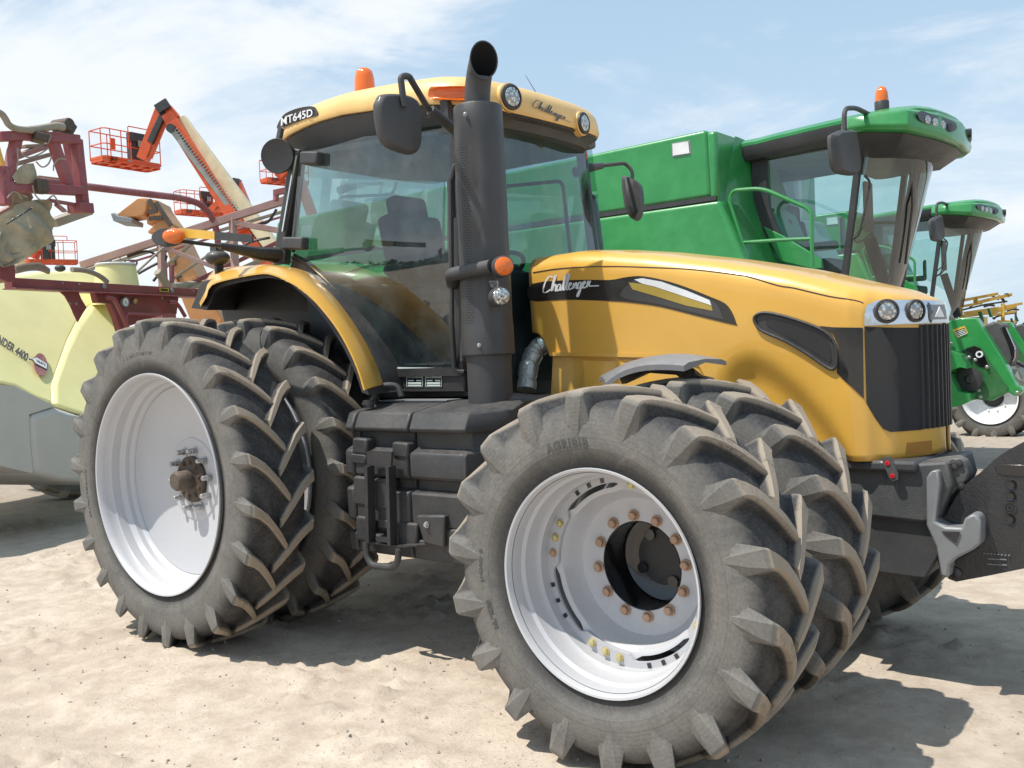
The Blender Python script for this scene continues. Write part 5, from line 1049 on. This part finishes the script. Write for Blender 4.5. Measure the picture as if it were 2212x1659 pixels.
mb = MB(); mb.poly(sp(ZL([(-700, 930), (-100, 985), (110, 1005), (405, 1152), (215, 1213), (222, 1400), (245, 1648), (0, 1590), (-300, 1560), (-700, 1500)]), -.24), -NS*1.6); mb.obj('side_tank', M['tgrey'], SPR, bevel=.06, segs=4)
mb = MB(); mb.poly(sp(ZL([(225, 1215), (415, 1157), (600, 1220), (800, 1250), (800, 1740), (420, 1700), (253, 1650), (230, 1400)]), -.26), -NS*1.6); mb.obj('side_tank', M['tgrey'], SPR, bevel=.06, segs=4)
FR = -.14
def bar(a, b_, w_, d_=.10, mat='maroon', name='frame_beam', back=FR, parent=SPR, Zf=ZL):
    A, B = sp(Zf([a, b_]), back); mb = MB(); mb.beam(A, B, d_, w_, up=Vector((0, 0, 1))) if abs((B-A).normalized().z) < .9 else mb.beam(A, B, w_, d_, up=ALONG); return mb.obj(name, M[mat], parent, bevel=.006)
A, B = sp(ZL([(60, 245), (1540, 325)]), FR); mb = MB(); mb.beam(A, B, .10, .10); mb.beam(A+Vector((0, 0, -.05)), B+Vector((0, 0, -.05)), .16, .012); mb.obj('frame_beam', M['maroon'], SPR, bevel=.006)
mb = MB(); mb.poly(sp(ZL([(425, 292), (575, 298), (600, 360), (640, 425), (610, 470), (575, 532), (545, 470), (520, 410), (480, 340)]), FR+.02), -NS*.012); mb.obj('frame_bracket', M['maroon'], SPR)
mb = MB(); mb.poly(sp(ZL([(700, 305), (1320, 345), (1305, 475), (1240, 470), (1200, 480), (960, 560), (890, 600), (860, 500), (815, 395), (720, 388)]), FR+.04), -NS*.08); pn = mb.obj('control_panel', M['maroon'], SPR, bevel=.01)
for p_ in ([(790, 352), (840, 358), (880, 430), (940, 570)], [(1245, 385), (1290, 380), (1325, 420), (1365, 490)]):
    mb = MB(); mb.bent(sp(ZL(p_), FR-.08), .022, 8, rad=.08); mb.obj('grab_handle', M['maroon'], SPR)
mb = MB(); mb.bent(sp(ZL([(940, 560), (930, 465), (1180, 480)]), FR-.03), .018, 6); mb.obj('grab_handle', M['maroon'], SPR)
for (a, b_), r_, mt in (((912, 384), .046, 'white'), ((986, 377), .026, 'yellow')):
    c_ = sp(ZL([(a, b_)]), FR+.03)[0]; mb = MB(); mb.lathe([(r_*1.15, 0), (r_*1.15, .03), (r_, .034), (r_, .02)], c_, NS, 28); ho = mb.obj('gauge', M['lgrey'], pn); mb = MB(); mb.lathe([(r_, .025), (.001, .026)], c_, NS, 24); dl = mb.obj('gauge_dial', M[mt], ho)
    mb = MB(); mb.beam(c_+NS*.028, c_+NS*.028+Vector((0, 0, -r_*.6))+ALONG*r_*.3, .006, .003); mb.lathe([(r_*.18, .027), (.001, .029)], c_, NS, 12); mb.obj('gauge_needle', M['red'] if mt == 'yellow' else M['gloss'], dl)
for q_ in ((460, 244), (582, 252), (1195, 355), (1425, 303), (435, 298), (543, 300), (516, 395), (563, 397), (85, 100), (97, 195)):
    mb = MB(); hexbolt(mb, sp(ZL([q_]), FR-.052)[0], NS, .009, .010); mb.obj('bolt', M['lgrey'], SPR)
for q_ in ((766, 266), (1267, 297)):
    mb = MB(); mb.lathe([(.028, 0), (.028, .008), (.012, .012), (.001, .012)], sp(ZL([q_]), FR-.052)[0], NS, 24); mb.obj('reflector', M['lgrey'], SPR)
mb = MB(); mb.poly(sp(ZL([(1178, 278), (1245, 283), (1245, 310), (1178, 305)]), FR-.066), -NS*.002); lb = mb.obj('label', M['yellow'], SPR)
mb = MB(); mb.poly(sp(ZL([(1184, 283), (1239, 288), (1239, 305), (1184, 300)]), FR-.069), -NS*.001); mb.obj('label_text', M['gloss'], lb)
# emblem and lettering on the tank
em = -.0
sl_ = lambda pts, o_: [p+NT*o_ for p in spt(ZL(pts), 0)]
mb = MB(); mb.poly(sl_([(296+50*cos(a), 850+82*sin(a)+12*cos(a)) for a in [2*pi*i/32 for i in range(32)]], .006), NT*.006); eb = mb.obj('emblem', M['maroonw'], SPR)
mb = MB(); mb.poly(sl_([(208, 802), (232, 806), (262, 795), (345, 845), (342, 895), (250, 850), (232, 822), (208, 817)], .014), NT*.002); mb.obj('emblem_border', M['gloss'], eb)
mb = MB(); mb.poly(sl_([(212, 807), (234, 811), (264, 802), (338, 849), (336, 886), (254, 843), (236, 817), (212, 812)], .018), NT*.002); mb.obj('emblem_banner', M['white'], eb)
c_ = sl_([(293, 848)], .022)[0]; A = sl_([(256, 825)], .022)[0]; B = sl_([(330, 868)], .022)[0]; e = (B-A).normalized(); mb = MB(); put_text(mb, 'HARDI', .052, lambda x, y: c_+e*x+Vector((0, 0, y)), bold=.002); wr = max((v-c_).dot(e) for v in mb.v)-min((v-c_).dot(e) for v in mb.v); k_ = (B-A).length/wr; mb.v = [v+e*((v-c_).dot(e)*(k_-1)) for v in mb.v]; mb.obj('lettering', M['gloss'], eb)
A, B = sl_([(-190, 545), (205, 805)], .005); e = (B-A).normalized(); c_ = (A+B)/2
for o_, mt, bo in ((.0, 'decalgrey', .006), (.003, 'lgrey', .0)):
    mb = MB(); put_text(mb, 'COMMANDER 4400', .135, lambda x, y: c_+e*x+Vector((0, 0, 1))*y+e*y*.1+NT*o_, bold=bo); wr = max((v-c_).dot(e) for v in mb.v)-min((v-c_).dot(e) for v in mb.v); k_ = (B-A).length/wr; mb.v = [v+e*((v-c_).dot(e)*(k_-1)) for v in mb.v]; mb.obj('lettering', M[mt], SPR)
# upright frame, folded boom end and sheet at the left
FB = -.30
def fb(a, b_, w_, d_=.12, mat='maroonw', back=FB):
    w_ *= .52; d_ *= .8; A, B = sp(ZF_([a, b_]), back); mb = MB(); mb.beam(A, B, w_, d_, up=NS); return mb.obj('frame_beam', M[mat], SPR, bevel=.008)
fb((-60, 490), (420, 470), .16, .2); fb((380, 470), (1010, 530), .17, .16); fb((1010, 520), (1100, 1400), .17, .12); fb((690, 520), (900, 1120), .19, .1); fb((900, 560), (1000, 1060), .15, .1, back=FB+.2); fb((70, 1150), (1100, 1210), .17, .14); fb((20, 880), (55, 1400), .15, .14); fb((220, 500), (95, 1080), .14, .12)
fb((980, 1430), (1160, 1445), .19, .22); fb((680, 1640), (1150, 1475), .16, .2, 'hose', FB+.4); fb((740, 1380), (860, 1480), .06, .06); fb((640, 1330), (1000, 1390), .06, .06); fb((-60, 560), (30, 870), .08, .05, 'yellow', FB-.1)
fb((500, 1010), (1080, 1080), .03, .04, 'hose', FB+.1); fb((-80, 900), (10, 1000), .14, .14)
mb = MB(); mb.tube(catmull(sp(ZF_([(-60, 150), (20, 185), (70, 250), (120, 330), (220, 380), (400, 395), (560, 375), (740, 345), (840, 360)]), FB-.1), 6), [.030]*30+[.036]*19, 10); mb.obj('hose', M['hose'], SPR)
mb = MB(); c_, d_ = sp(ZF_([(830, 340), (930, 450)]), FB); mb.beam(c_, d_, .11, .18); mb.cyl(c_-NS*.1, c_+NS*.1, .065, 20); mb.obj('pivot', M['rust'], SPR, bevel=.01)
mb = MB(); c_, d_ = sp(ZF_([(520, 440), (520, 560)]), FB-.1); mb.beam(c_, d_, .13, .14); mb.obj('pivot', M['rust'], SPR, bevel=.02)
mb = MB(); c_ = sp(ZF_([(540, 1150)]), FB-.1)[0]; mb.box(c_, (.12, .11, .13)); mb.obj('pivot', M['rust'], SPR, bevel=.02)
for P_ in ([(630, 580), (670, 480), (640, 420)], [(710, 940), (720, 850), (790, 780), (870, 790)], [(480, 820), (560, 890), (640, 850), (690, 740)], [(240, 650), (360, 760), (520, 720), (640, 640)], [(430, 1130), (450, 1220), (500, 1300), (560, 1340)], [(640, 1320), (700, 1270), (740, 1300), (820, 1450), (900, 1480)], [(230, 640), (240, 800), (220, 900)], [(280, 1310), (240, 1240), (170, 1220), (100, 1300)]):
    mb = MB(); mb.tube(catmull(sp(ZF_(P_), FB-.12), 5), .007, 6); mb.obj('hose', M['hose'], SPR)
# crumpled sheet and dust-covered boom pieces
def sheet(poly_, back, seed, name='sheet', mat='cloth', amp=.10):
    A = sp(ZF_(poly_), back); c_ = sum(A, Vector())/len(A); mb = MB(); R_ = []
    for k in range(17):
        s_ = 1-k/16; R_.append([c_+(p-c_)*s_+NS*(.3*amp*(1-s_)+amp*.35*noise.noise((c_+(p-c_)*s_)*4+Vector((seed, 0, 0)))+amp*.8*abs(noise.noise(Vector(((c_+(p-c_)*s_).y*5+(c_+(p-c_)*s_).z*6, (c_+(p-c_)*s_).z*2, seed))))) for p in A])
    mb.loft(R_, cap=False); return mb.obj(name, M[mat], SPR, ang=50)
sheet(smooth2([(-80, 1780), (-80, 1560), (150, 1420), (420, 1330), (560, 1340), (640, 1430), (670, 1600), (660, 1800), (560, 1960), (250, 2120), (-80, 2220)], 3), FB+.0, 2, amp=.20)
sheet([(150, 1020), (240, 900), (300, 850), (440, 840), (470, 960), (480, 1090), (330, 1120), (200, 1110)], FB-.05, 5)
sheet([(40, 760), (100, 640), (240, 620), (160, 820), (60, 900)], FB+.3, 9)
sheet([(80, 1220), (400, 1230), (430, 1300), (300, 1400), (100, 1420)], FB+.15, 11, mat='hose')
for a, b_, w_, mt in (((-80, 1640), (400, 1360), .17, 'hose'), ((200, 760), (640, 600), .10, 'pink'), ((180, 860), (680, 720), .07, 'hose'), ((300, 620), (640, 600), .07, 'hose'), ((-80, 1560), (160, 1430), .12, 'pink')): fb(a, b_, w_, .10, mt, FB+.35)
for k in range(15):
    a = 90+k*23; fb((a, 1655-k*14.4), (a+12, 1620-k*14.4), .018, .02, 'gloss', FB-.26)
A = sp(ZT([(0, 1340), (95, 1335), (118, 1450), (115, 1520), (60, 1530), (0, 1500)]), FB); mb = MB(); mb.poly(A, -NS*.12); mb.obj('frame_plate', M['maroon'], SPR, bevel=.008)
mb = MB(); mb.bent(sp(ZT([(250, 775), (620, 820), (1000, 868), (1330, 905), (1480, 950), (1560, 1040), (1600, 1150), (1615, 1330)]), .35), .042, 12, rad=.35); mb.obj('pipe_rail', M['maroonw'], SPR)
for j, dy in enumerate((0, 18, 34)):
    mb = MB(); mb.tube(catmull(sp(ZT([(110, 1420+dy), (200, 1400+dy), (290, 1398+dy), (360, 1440+dy*.5)]), .1), 5), .02, 6); mb.obj('hose', M['hose'], SPR)
mb = MB(); mb.tube(catmull(sp(ZT([(530, 1435), (620, 1440), (700, 1465), (760, 1500), (790, 1530)]), .05), 5), .028, 8); mb.obj('hose', M['hose'], SPR)
mb = MB(); mb.sphere(sp(ZT([(443, 1425)]), .3)[0], .055, 16, 8, (1, 1, .7)); mb.obj('float_cap', M['dgrey'], SPR)
# hoses and clutter behind the panel
for P_ in ([(1160, 1450), (1200, 1500), (1245, 1570)], [(1280, 1560), (1440, 1545), (1580, 1520)], [(1240, 1240), (1000, 1460), (960, 1480)]):
    mb = MB(); mb.tube(catmull(sp(ZT(P_), .8), 5), .05 if P_[0][0] != 1240 else .015, 8); mb.obj('hose', M['hose'], SPR)
g_ = atp(*ZA([(240, 1020)])[0], (-5.2, 0, 0), NS); wloc = at(*ZA([(262, 1025)])[0], 'Z', 0)
sw = big_wheel(.78, .5, .42, parent=SPR, loc=(wloc.x-.55, wloc.y+.45, .76), rotz=radians(75))
mb = MB(); mb.beam(wloc+Vector((-.6, .5, .8)), wloc+Vector((-2.2, .2, .8)), .2); mb.beam(wloc+Vector((-1.5, .3, .8)), wloc+Vector((-1.6, .3, 1.5)), .3); mb.obj('axle', M['maroon'], SPR)

# ------------------------------------------------------------------ second sprayer's folded boom (long truss)
TD = 12.5
td = lambda pts, d_=TD: [atd(u, v, d_) for u, v in ZT(pts)]
BO = thing('spray_boom', 'faded pink steel sprayer boom truss slanting up behind the tank', 'spray boom', tuple(td([(1200, 1500)])[0].xy)+(0,))
def tb(a, b_, w_, mat='pink', d_=TD, nm='boom_beam', h_=None):
    A, B = td([a, b_], d_); w_ *= .56; mb = MB(); mb.beam(A, B, w_, h_ or w_); return mb.obj(nm, M[mat], BO, bevel=.005)
tb((600, 1405), (2160, 905), .17); tb((640, 1440), (2160, 985), .07, 'hose', TD+.2); tb((900, 1400), (2160, 1020), .05, 'maroonw', TD+.5)
tb((1190, 1260), (1205, 1580), .16); tb((1715, 1060), (1735, 1440), .14); tb((1265, 1400), (1270, 1580), .09, 'maroonw'); tb((1200, 1270), (1640, 1440), .10); tb((1700, 1085), (2160, 1165), .13)
tb((1340, 1570), (2160, 1180), .09, 'maroonw', TD+.3); tb((1350, 1600), (2100, 1290), .06, 'hose', TD+.1); tb((1300, 1590), (1700, 1480), .11, 'pink', TD+.4); tb((1760, 1180), (1280, 1500), .06, 'hose', TD+.6); tb((1500, 1500), (1760, 1330), .05, 'pink', TD+.6); tb((1205, 1430), (1400, 1250), .08, 'hose', TD+.4); tb((1800, 1420), (2160, 1260), .1, 'hose', TD+.2)
for u in (820, 885, 1008, 2070): tb((u, 1385-(u-820)*.33), (u, 1345-(u-820)*.33), .025, 'hose')
tb((2020, 870), (2200, 830), .13, 'maroonw', TD-.2); tb((2035, 850), (2035, 930), .10, 'maroonw', TD-.2)
for P_ in ([(1020, 1465), (1100, 1420), (1180, 1380)], [(1130, 1520), (1190, 1440), (1230, 1330)], [(1920, 1095), (1980, 1080), (2040, 990)], [(940, 1340), (1080, 1300), (1170, 1340)], [(1750, 1290), (1850, 1230), (1990, 1200)]):
    mb = MB(); mb.tube(catmull(td(P_), 5), .018, 6); mb.obj('hose', M['black'], BO)
for a, b_ in (((1200, 1270), (1715, 1060)), ((1205, 1580), (1735, 1440))): tb(a, b_, .06, 'pink', TD+.9)
mb = MB(); p_ = td([(1205, 1580)])[0]; mb.beam(p_, Vector((p_.x, p_.y, .1)), .2); mb.obj('boom_beam', M['maroonw'], BO)

# ------------------------------------------------------------------ boom lifts
def topx(p):
    q = p-CAM; k = q.dot(_fw); return (512+FPX*q.dot(_R)/k)*2.16015, (384-FPX*q.dot(_U)/k)*2.16015
def basket_frame(Lp, Cp, Rp, width=2.44, dep=.92):
    L2, C2_, R2 = ZT([Lp, Cp, Rp]); best = None; dC = ray(*C2_)
    for i in range(60):
        c_ = CAM+dC*(16*1.03**i)
        for j in range(72):
            a_ = radians(j*5); ex = Vector((cos(a_), sin(a_), 0)); ey = Vector((-ex.y, ex.x, 0)); p, q = topx(c_+ex*width), topx(c_+ey*dep)
            e = (p[0]-R2[0])**2+(p[1]-R2[1])**2+(q[0]-L2[0])**2+(q[1]-L2[1])**2
            if best is None or e < best[0]: best = (e, c_, ex, ey)
    return best[1:]
def lift(label, Lp, Cp, Rp, boom=None, text=True, console=.62):
    o_, ex, ey = basket_frame(Lp, Cp, Rp); ez = Vector((0, 0, 1)); W_, D_, H_ = 2.44, .92, 1.1
    T_ = thing('boom_lift', label, 'boom lift', (o_.x, o_.y, 0), 'orange boom lifts raised in the background')
    g = lambda x, y, z: o_+ex*x+ey*y+ez*z
    mb = MB(); pl_ = [(0, .12), (.12, 0), (W_-.1, 0), (W_, .1), (W_, D_-.1), (W_-.1, D_), (.1, D_), (0, D_-.1)]
    mb.loft([[g(x, y, z) for x, y in pl_] for z in (0, .21)], cap=False)
    mb.poly([g(x, y, .10) for x, y in pl_], ez*.02)
    for k in range(5): mb.beam(g(.25+k*.48, .05, .05), g(.25+k*.48, D_-.05, .05), .10, .05)
    mb.beam(g(.05, D_/2, .04), g(W_-.05, D_/2, .04), .10, .05)
    tray = mb.obj('platform', M['orange'], T_)
    mb = MB(); cor = [(.03, .13), (.13, .03), (W_-.03, .03), (W_-.03, D_-.03), (.03, D_-.03), (.03, .13)]
    for z in (H_+.1, .65): mb.bent([g(x, y, z) for x, y in cor], .022, 6, rad=.08)
    for x, y in ((.03, .2), (.03, D_-.03), (.75, .03), (W_-.03, .03), (W_-.03, D_-.03), (.75, D_-.03), (1.6, D_-.03), (.3, .03), (1.15, .03), (1.75, .03)): mb.tube([g(x, y, .1), g(x, y, H_+.1)], .022, 6)
    mb.bent([g(1.05, .02, .6), g(1.05, .02, H_+.32), g(1.95, .02, H_+.32), g(1.95, .02, H_+.1)], .022, 6); mb.obj('guard_rail', M['orange'], T_)
    mb = MB(); mb.beam(g(console*W_-.40, .1, H_-.05), g(console*W_+.36, .1, H_-.05), .28, .34, up=ez); mb.beam(g(console*W_, .2, .2), g(console*W_, .2, H_), .6, .35); mb.obj('control_box', M['black'], T_, bevel=.02)
    mb = MB(); mb.beam(g(console*W_-.1, -.04, H_-.28), g(console*W_+.14, -.04, H_-.28), .02, .24, up=ez); mb.obj('label', M['pale'], T_)
    mb = MB(); mb.beam(g(.36, -.02, .45), g(.36, -.02, .85), .18, .06, up=ey); mb.obj('manual_box', M['orange'], T_)
    if text:
        mb = MB(); put_text(mb, 'JLG', .19, lambda x, y: g(.38+x, -.03, .11+y), bold=.008, shear=.2); mb.v = [v-ex*0+(-ey)*.0 for v in mb.v]; mb.obj('lettering', M['gloss'], tray)
        mb = MB(); mb.beam(g(.95, -.008, .13), g(1.15, -.008, .13), .004, .06, up=ez); mb.obj('label', M['pale'], tray)
    dist = (o_-CAM).dot(_fw)
    return T_, dist, g
T1, D1, g1 = lift('closest boom lift, its basket held highest beside a long cream boom', (660, 612), (770, 630), (1205, 697))
dd = lambda pts, d_: [atd(u, v, d_) for u, v in ZT(pts)]
def strut(T_, a, b_, w_, d_, mat, nm, dp, w2=None):
    A, B = dd([a, b_], dp); mb = MB(); mb.beam(A, B, d_, w_, up=_fw, w2=d_, h2=w2 or w_); mb = mb; o_ = mb.obj(nm, M[mat], T_, bevel=.015); return o_
strut(T1, (1055, 625), (1195, 255), .42, .36, 'orange', 'jib', D1+.5); strut(T1, (1108, 615), (1232, 320), .14, .12, 'orange', 'jib_cylinder', D1+.4); strut(T1, (1110, 500), (1215, 270), .20, .22, 'black', 'jib_cylinder', D1+.3)
A = dd([(1172, 240), (1175, 200), (1190, 188), (1222, 205), (1240, 205), (1300, 275), (1315, 300), (1270, 330), (1235, 320), (1195, 270)], D1+.2); mb = MB(); mb.poly(A, _fw*.35); mb.obj('elbow', M['orange'], T1, bevel=.02)
strut(T1, (1180, 200), (1218, 260), .16, .5, 'black', 'hose', D1+.1)
strut(T1, (1240, 290), (1800, 1160), .40, .45, 'orange', 'boom', D1+.3, .78); strut(T1, (1325, 330), (2110, 1400), .36, .5, 'cream', 'boom', D1+.55, .95); strut(T1, (1800, 1160), (1960, 1400), .55, .5, 'orange', 'boom', D1+.5)
strut(T1, (1265, 400), (1740, 1040), .10, .2, 'pale', 'cable_track', D1+.0); strut(T1, (1290, 395), (1775, 1050), .22, .12, 'gloss', 'cable_track', D1+.15)
for k in range(34):
    t_ = k/34; u = 1300+500*t_; v = 400+665*t_; A, B = dd([(u-16, v+10), (u+14, v-12)], D1-.05); mb = MB(); mb.beam(A, B, .03, .03); mb.obj('track_link', M['pale'], T1)
mb = MB(); c_ = dd([(1262, 395)], D1)[0]; mb.cyl(c_-_fw*.1, c_+_fw*.2, .16); mb.obj('cable_drum', M['black'], T1)
foot = dd([(2110, 1400)], D1+.5)[0]; mb = MB(); mb.box((foot.x, foot.y, 1.3), (3.5, 2.2, 1.2)); mb.box((foot.x, foot.y, .9), (4, 2.5, .5)); mb.obj('chassis', M['orange'], T1, bevel=.1)
T2, D2, g2 = lift('boom lift basket hanging low behind the cream boom, arm folded to its right', (1283, 1003), (1345, 1015), (1658, 1045))
strut(T2, (1560, 1000), (1690, 870), .45, .3, 'orange', 'jib', D2+.5); strut(T2, (1600, 1010), (1680, 940), .2, .2, 'orange', 'jib_cylinder', D2+.4); strut(T2, (1745, 800), (1830, 1010), .6, .5, 'orange', 'boom', D2+1); strut(T2, (1720, 790), (1770, 800), .5, .4, 'black', 'elbow', D2+.9); strut(T2, (1690, 870), (1740, 810), .5, .4, 'orange', 'jib', D2+.8); strut(T2, (1830, 1010), (2000, 1420), .7, .6, 'orange', 'boom', D2+1)
T3, D3, g3 = lift('boom lift basket half hidden behind the round black lamp of the cab', (1922, 772), (1975, 781), (2290, 832))
strut(T3, (2050, 760), (2160, 640), .5, .4, 'orange', 'jib', D3+.5); strut(T3, (2160, 640), (2400, 1300), .6, .5, 'orange', 'boom', D3+.6)
T4, D4, g4 = lift('boom lift basket low above the yellow tank at far left', (188, 1372), (200, 1386), (585, 1412), text=False, console=.42)
strut(T4, (245, 1350), (285, 1225), .5, .4, 'orange', 'jib', D4+1); strut(T4, (110, 1390), (200, 1250), .7, .6, 'cream', 'boom', D4+1.5); strut(T4, (-40, 1500), (120, 1385), .8, .6, 'cream', 'boom', D4+1.5)

# ------------------------------------------------------------------ telehandler boom
TH = thing('telehandler', 'tan orange telehandler boom with bent head and worn lettering', 'telehandler', (-9, 5, 0)); DT = 19
def th(pts, nm, d_=DT, th_=.45, mat='tan', bv=.02):
    mb = MB(); mb.poly(dd(pts, d_), _fw*th_); return mb.obj(nm, M[mat], TH, bevel=bv)
th([(862, 1025), (1015, 905), (1060, 908), (1085, 935), (1080, 990), (1060, 1035), (970, 1050), (880, 1045)], 'boom_head'); th([(812, 1020), (840, 1012), (870, 1035), (975, 1055), (972, 1090), (930, 1085), (835, 1078), (822, 1045)], 'fork_head', DT-.1, .6, 'lgrey')
th([(1040, 905), (1100, 912), (1165, 925), (1180, 960), (1220, 1020), (1280, 1100), (1270, 1120), (1235, 1110), (1180, 1060), (1120, 1090), (1085, 1100), (1080, 1060), (1110, 1010), (1075, 960)], 'boom_section', DT+.1, .7); th([(1085, 1155), (1180, 1055), (1210, 1060), (1260, 1120), (1280, 1140), (1100, 1170)], 'boom_section', DT-.1, .9)
for a, b_ in (((1100, 920), (1150, 1000)), ((1150, 940), (1260, 1110)), ((1090, 1010), (1160, 1000)), ((1100, 1060), (1200, 1050))):
    A, B = dd([a, b_], DT-.15); mb = MB(); mb.beam(A, B, .06, .08); mb.obj('hose', M['rust'], TH)
th([(1225, 1150), (1290, 1140), (1350, 1270), (1455, 1490), (1380, 1540), (1300, 1565), (1230, 1290)], 'boom_base', DT, .9); th([(1300, 1560), (1455, 1490), (1640, 1800), (1560, 1960), (1440, 1900)], 'boom_base', DT, .9)
mb = MB()
for P_ in ([(1342, 1483), (1304, 1497), (1326, 1537)], [(1262, 1375), (1292, 1362)], [(1268, 1408), (1298, 1402), (1292, 1362)]):
    for a, b_ in zip(P_, P_[1:]): A, B = dd([a, b_], DT-.01); mb.beam(A, B, .055, .02, up=_fw) if False else mb.beam(A, B, .02, .06, up=_fw)
mb.obj('lettering', M['gloss'], TH)
hp = dd([(1600, 1900)], DT+.4)[0]; mb = MB(); mb.box((hp.x, hp.y, .9), (3.6, 2.0, .8)); mb.obj('chassis', M['tan'], TH, bevel=.1)

# ------------------------------------------------------------------ yellow sprayer booms at the right
YB = thing('spray_boom', 'bundle of folded yellow spray booms and hoses beyond the combines', 'spray boom', tuple(atd(2140, 700, 19).xy)+(0,))
def yb(a, b_, w_, mat='yellow', d_=19, nm='boom_beam'):
    A, B = [atd(u, v, d_) for u, v in ZY([a, b_])]; w_ *= .62; mb = MB(); mb.beam(A, B, w_) if mat == 'yellow' else mb.tube([A, (A+B)/2+Vector((0, 0, .02)), B], w_/2, 6); mb.obj(nm if mat == 'yellow' else 'hose', M[mat], YB)
for a, b_, w_, mt in (((340, 245), (690, 178), .09, 'yellow'), ((480, 265), (820, 185), .10, 'yellow'), ((340, 300), (540, 265), .08, 'yellow'), ((360, 390), (860, 290), .09, 'yellow'), ((330, 400), (640, 360), .07, 'yellow'), ((640, 360), (860, 300), .08, 'yellow'), ((690, 440), (860, 445), .08, 'yellow'), ((620, 385), (860, 345), .07, 'yellow'), ((760, 300), (920, 270), .08, 'yellow'), ((345, 280), (345, 390), .08, 'yellow'), ((480, 215), (485, 275), .12, 'yellow'), ((740, 270), (740, 440), .10, 'yellow'), ((860, 290), (862, 465), .07, 'rust'), ((360, 330), (780, 250), .06, 'black'), ((600, 190), (700, 235), .05, 'rust'), ((420, 310), (560, 240), .04, 'black'), ((640, 410), (860, 360), .05, 'rust'), ((780, 340), (890, 330), .06, 'black'), ((700, 200), (760, 260), .09, 'rust'), ((370, 360), (700, 310), .07, 'yellow'), ((380, 375), (560, 330), .03, 'black'), ((650, 420), (720, 380), .06, 'black'), ((760, 190), (800, 200), .12, 'rust'), ((560, 300), (660, 290), .08, 'rust')): yb(a, b_, w_, mt)
p_ = atd(*ZY([(500, 400)])[0], 19); mb = MB(); mb.beam(p_, Vector((p_.x, p_.y, .1)), .3); mb.obj('boom_beam', M['yellow'], YB)

# ------------------------------------------------------------------ trees
q, t = nt('leaves'); b = N(t, 'ShaderNodeBsdfPrincipled'); o = N(t, 'ShaderNodeOutputMaterial'); t.links.new(mixc(t, ramp(t, noise_(t, .9, 5, .7), .35, .7), (.03, .055, .018), (.085, .13, .04)), b.inputs['Base Color']); b.inputs['Roughness'].default_value = .8; t.links.new(b.outputs[0], o.inputs[0]); M['leaf'] = q
M['bark'] = paint('bark', (.10, .075, .055), .9, 0, .3)
rnd = random.Random(11)
mb = MB()
for i in range(4200):       # far-off wood all round the yard
    a = rnd.uniform(0, 2*pi); r_ = rnd.uniform(150, 175); p = Vector((2+r_*cos(a), r_*sin(a), rnd.uniform(0, 1)**1.2*(1.8+(5+2.5*sin(a*9)+1.5*sin(a*23))*sstep(.1, -.4, sin(a))))); s_ = rnd.uniform(1.0, 2.2)
    a_, b_, _ = basis((cos(a)+rnd.gauss(0, .4), sin(a)+rnd.gauss(0, .4), rnd.gauss(0, .4))); mb.add([p+a_*s_, p+b_*s_*.7, p-a_*s_, p-b_*s_*.7], [(0, 1, 2, 3)])
tag(mb.obj('woodland', M['leaf']), 'far-off band of dark woodland along the horizon', 'woodland', kind='stuff')
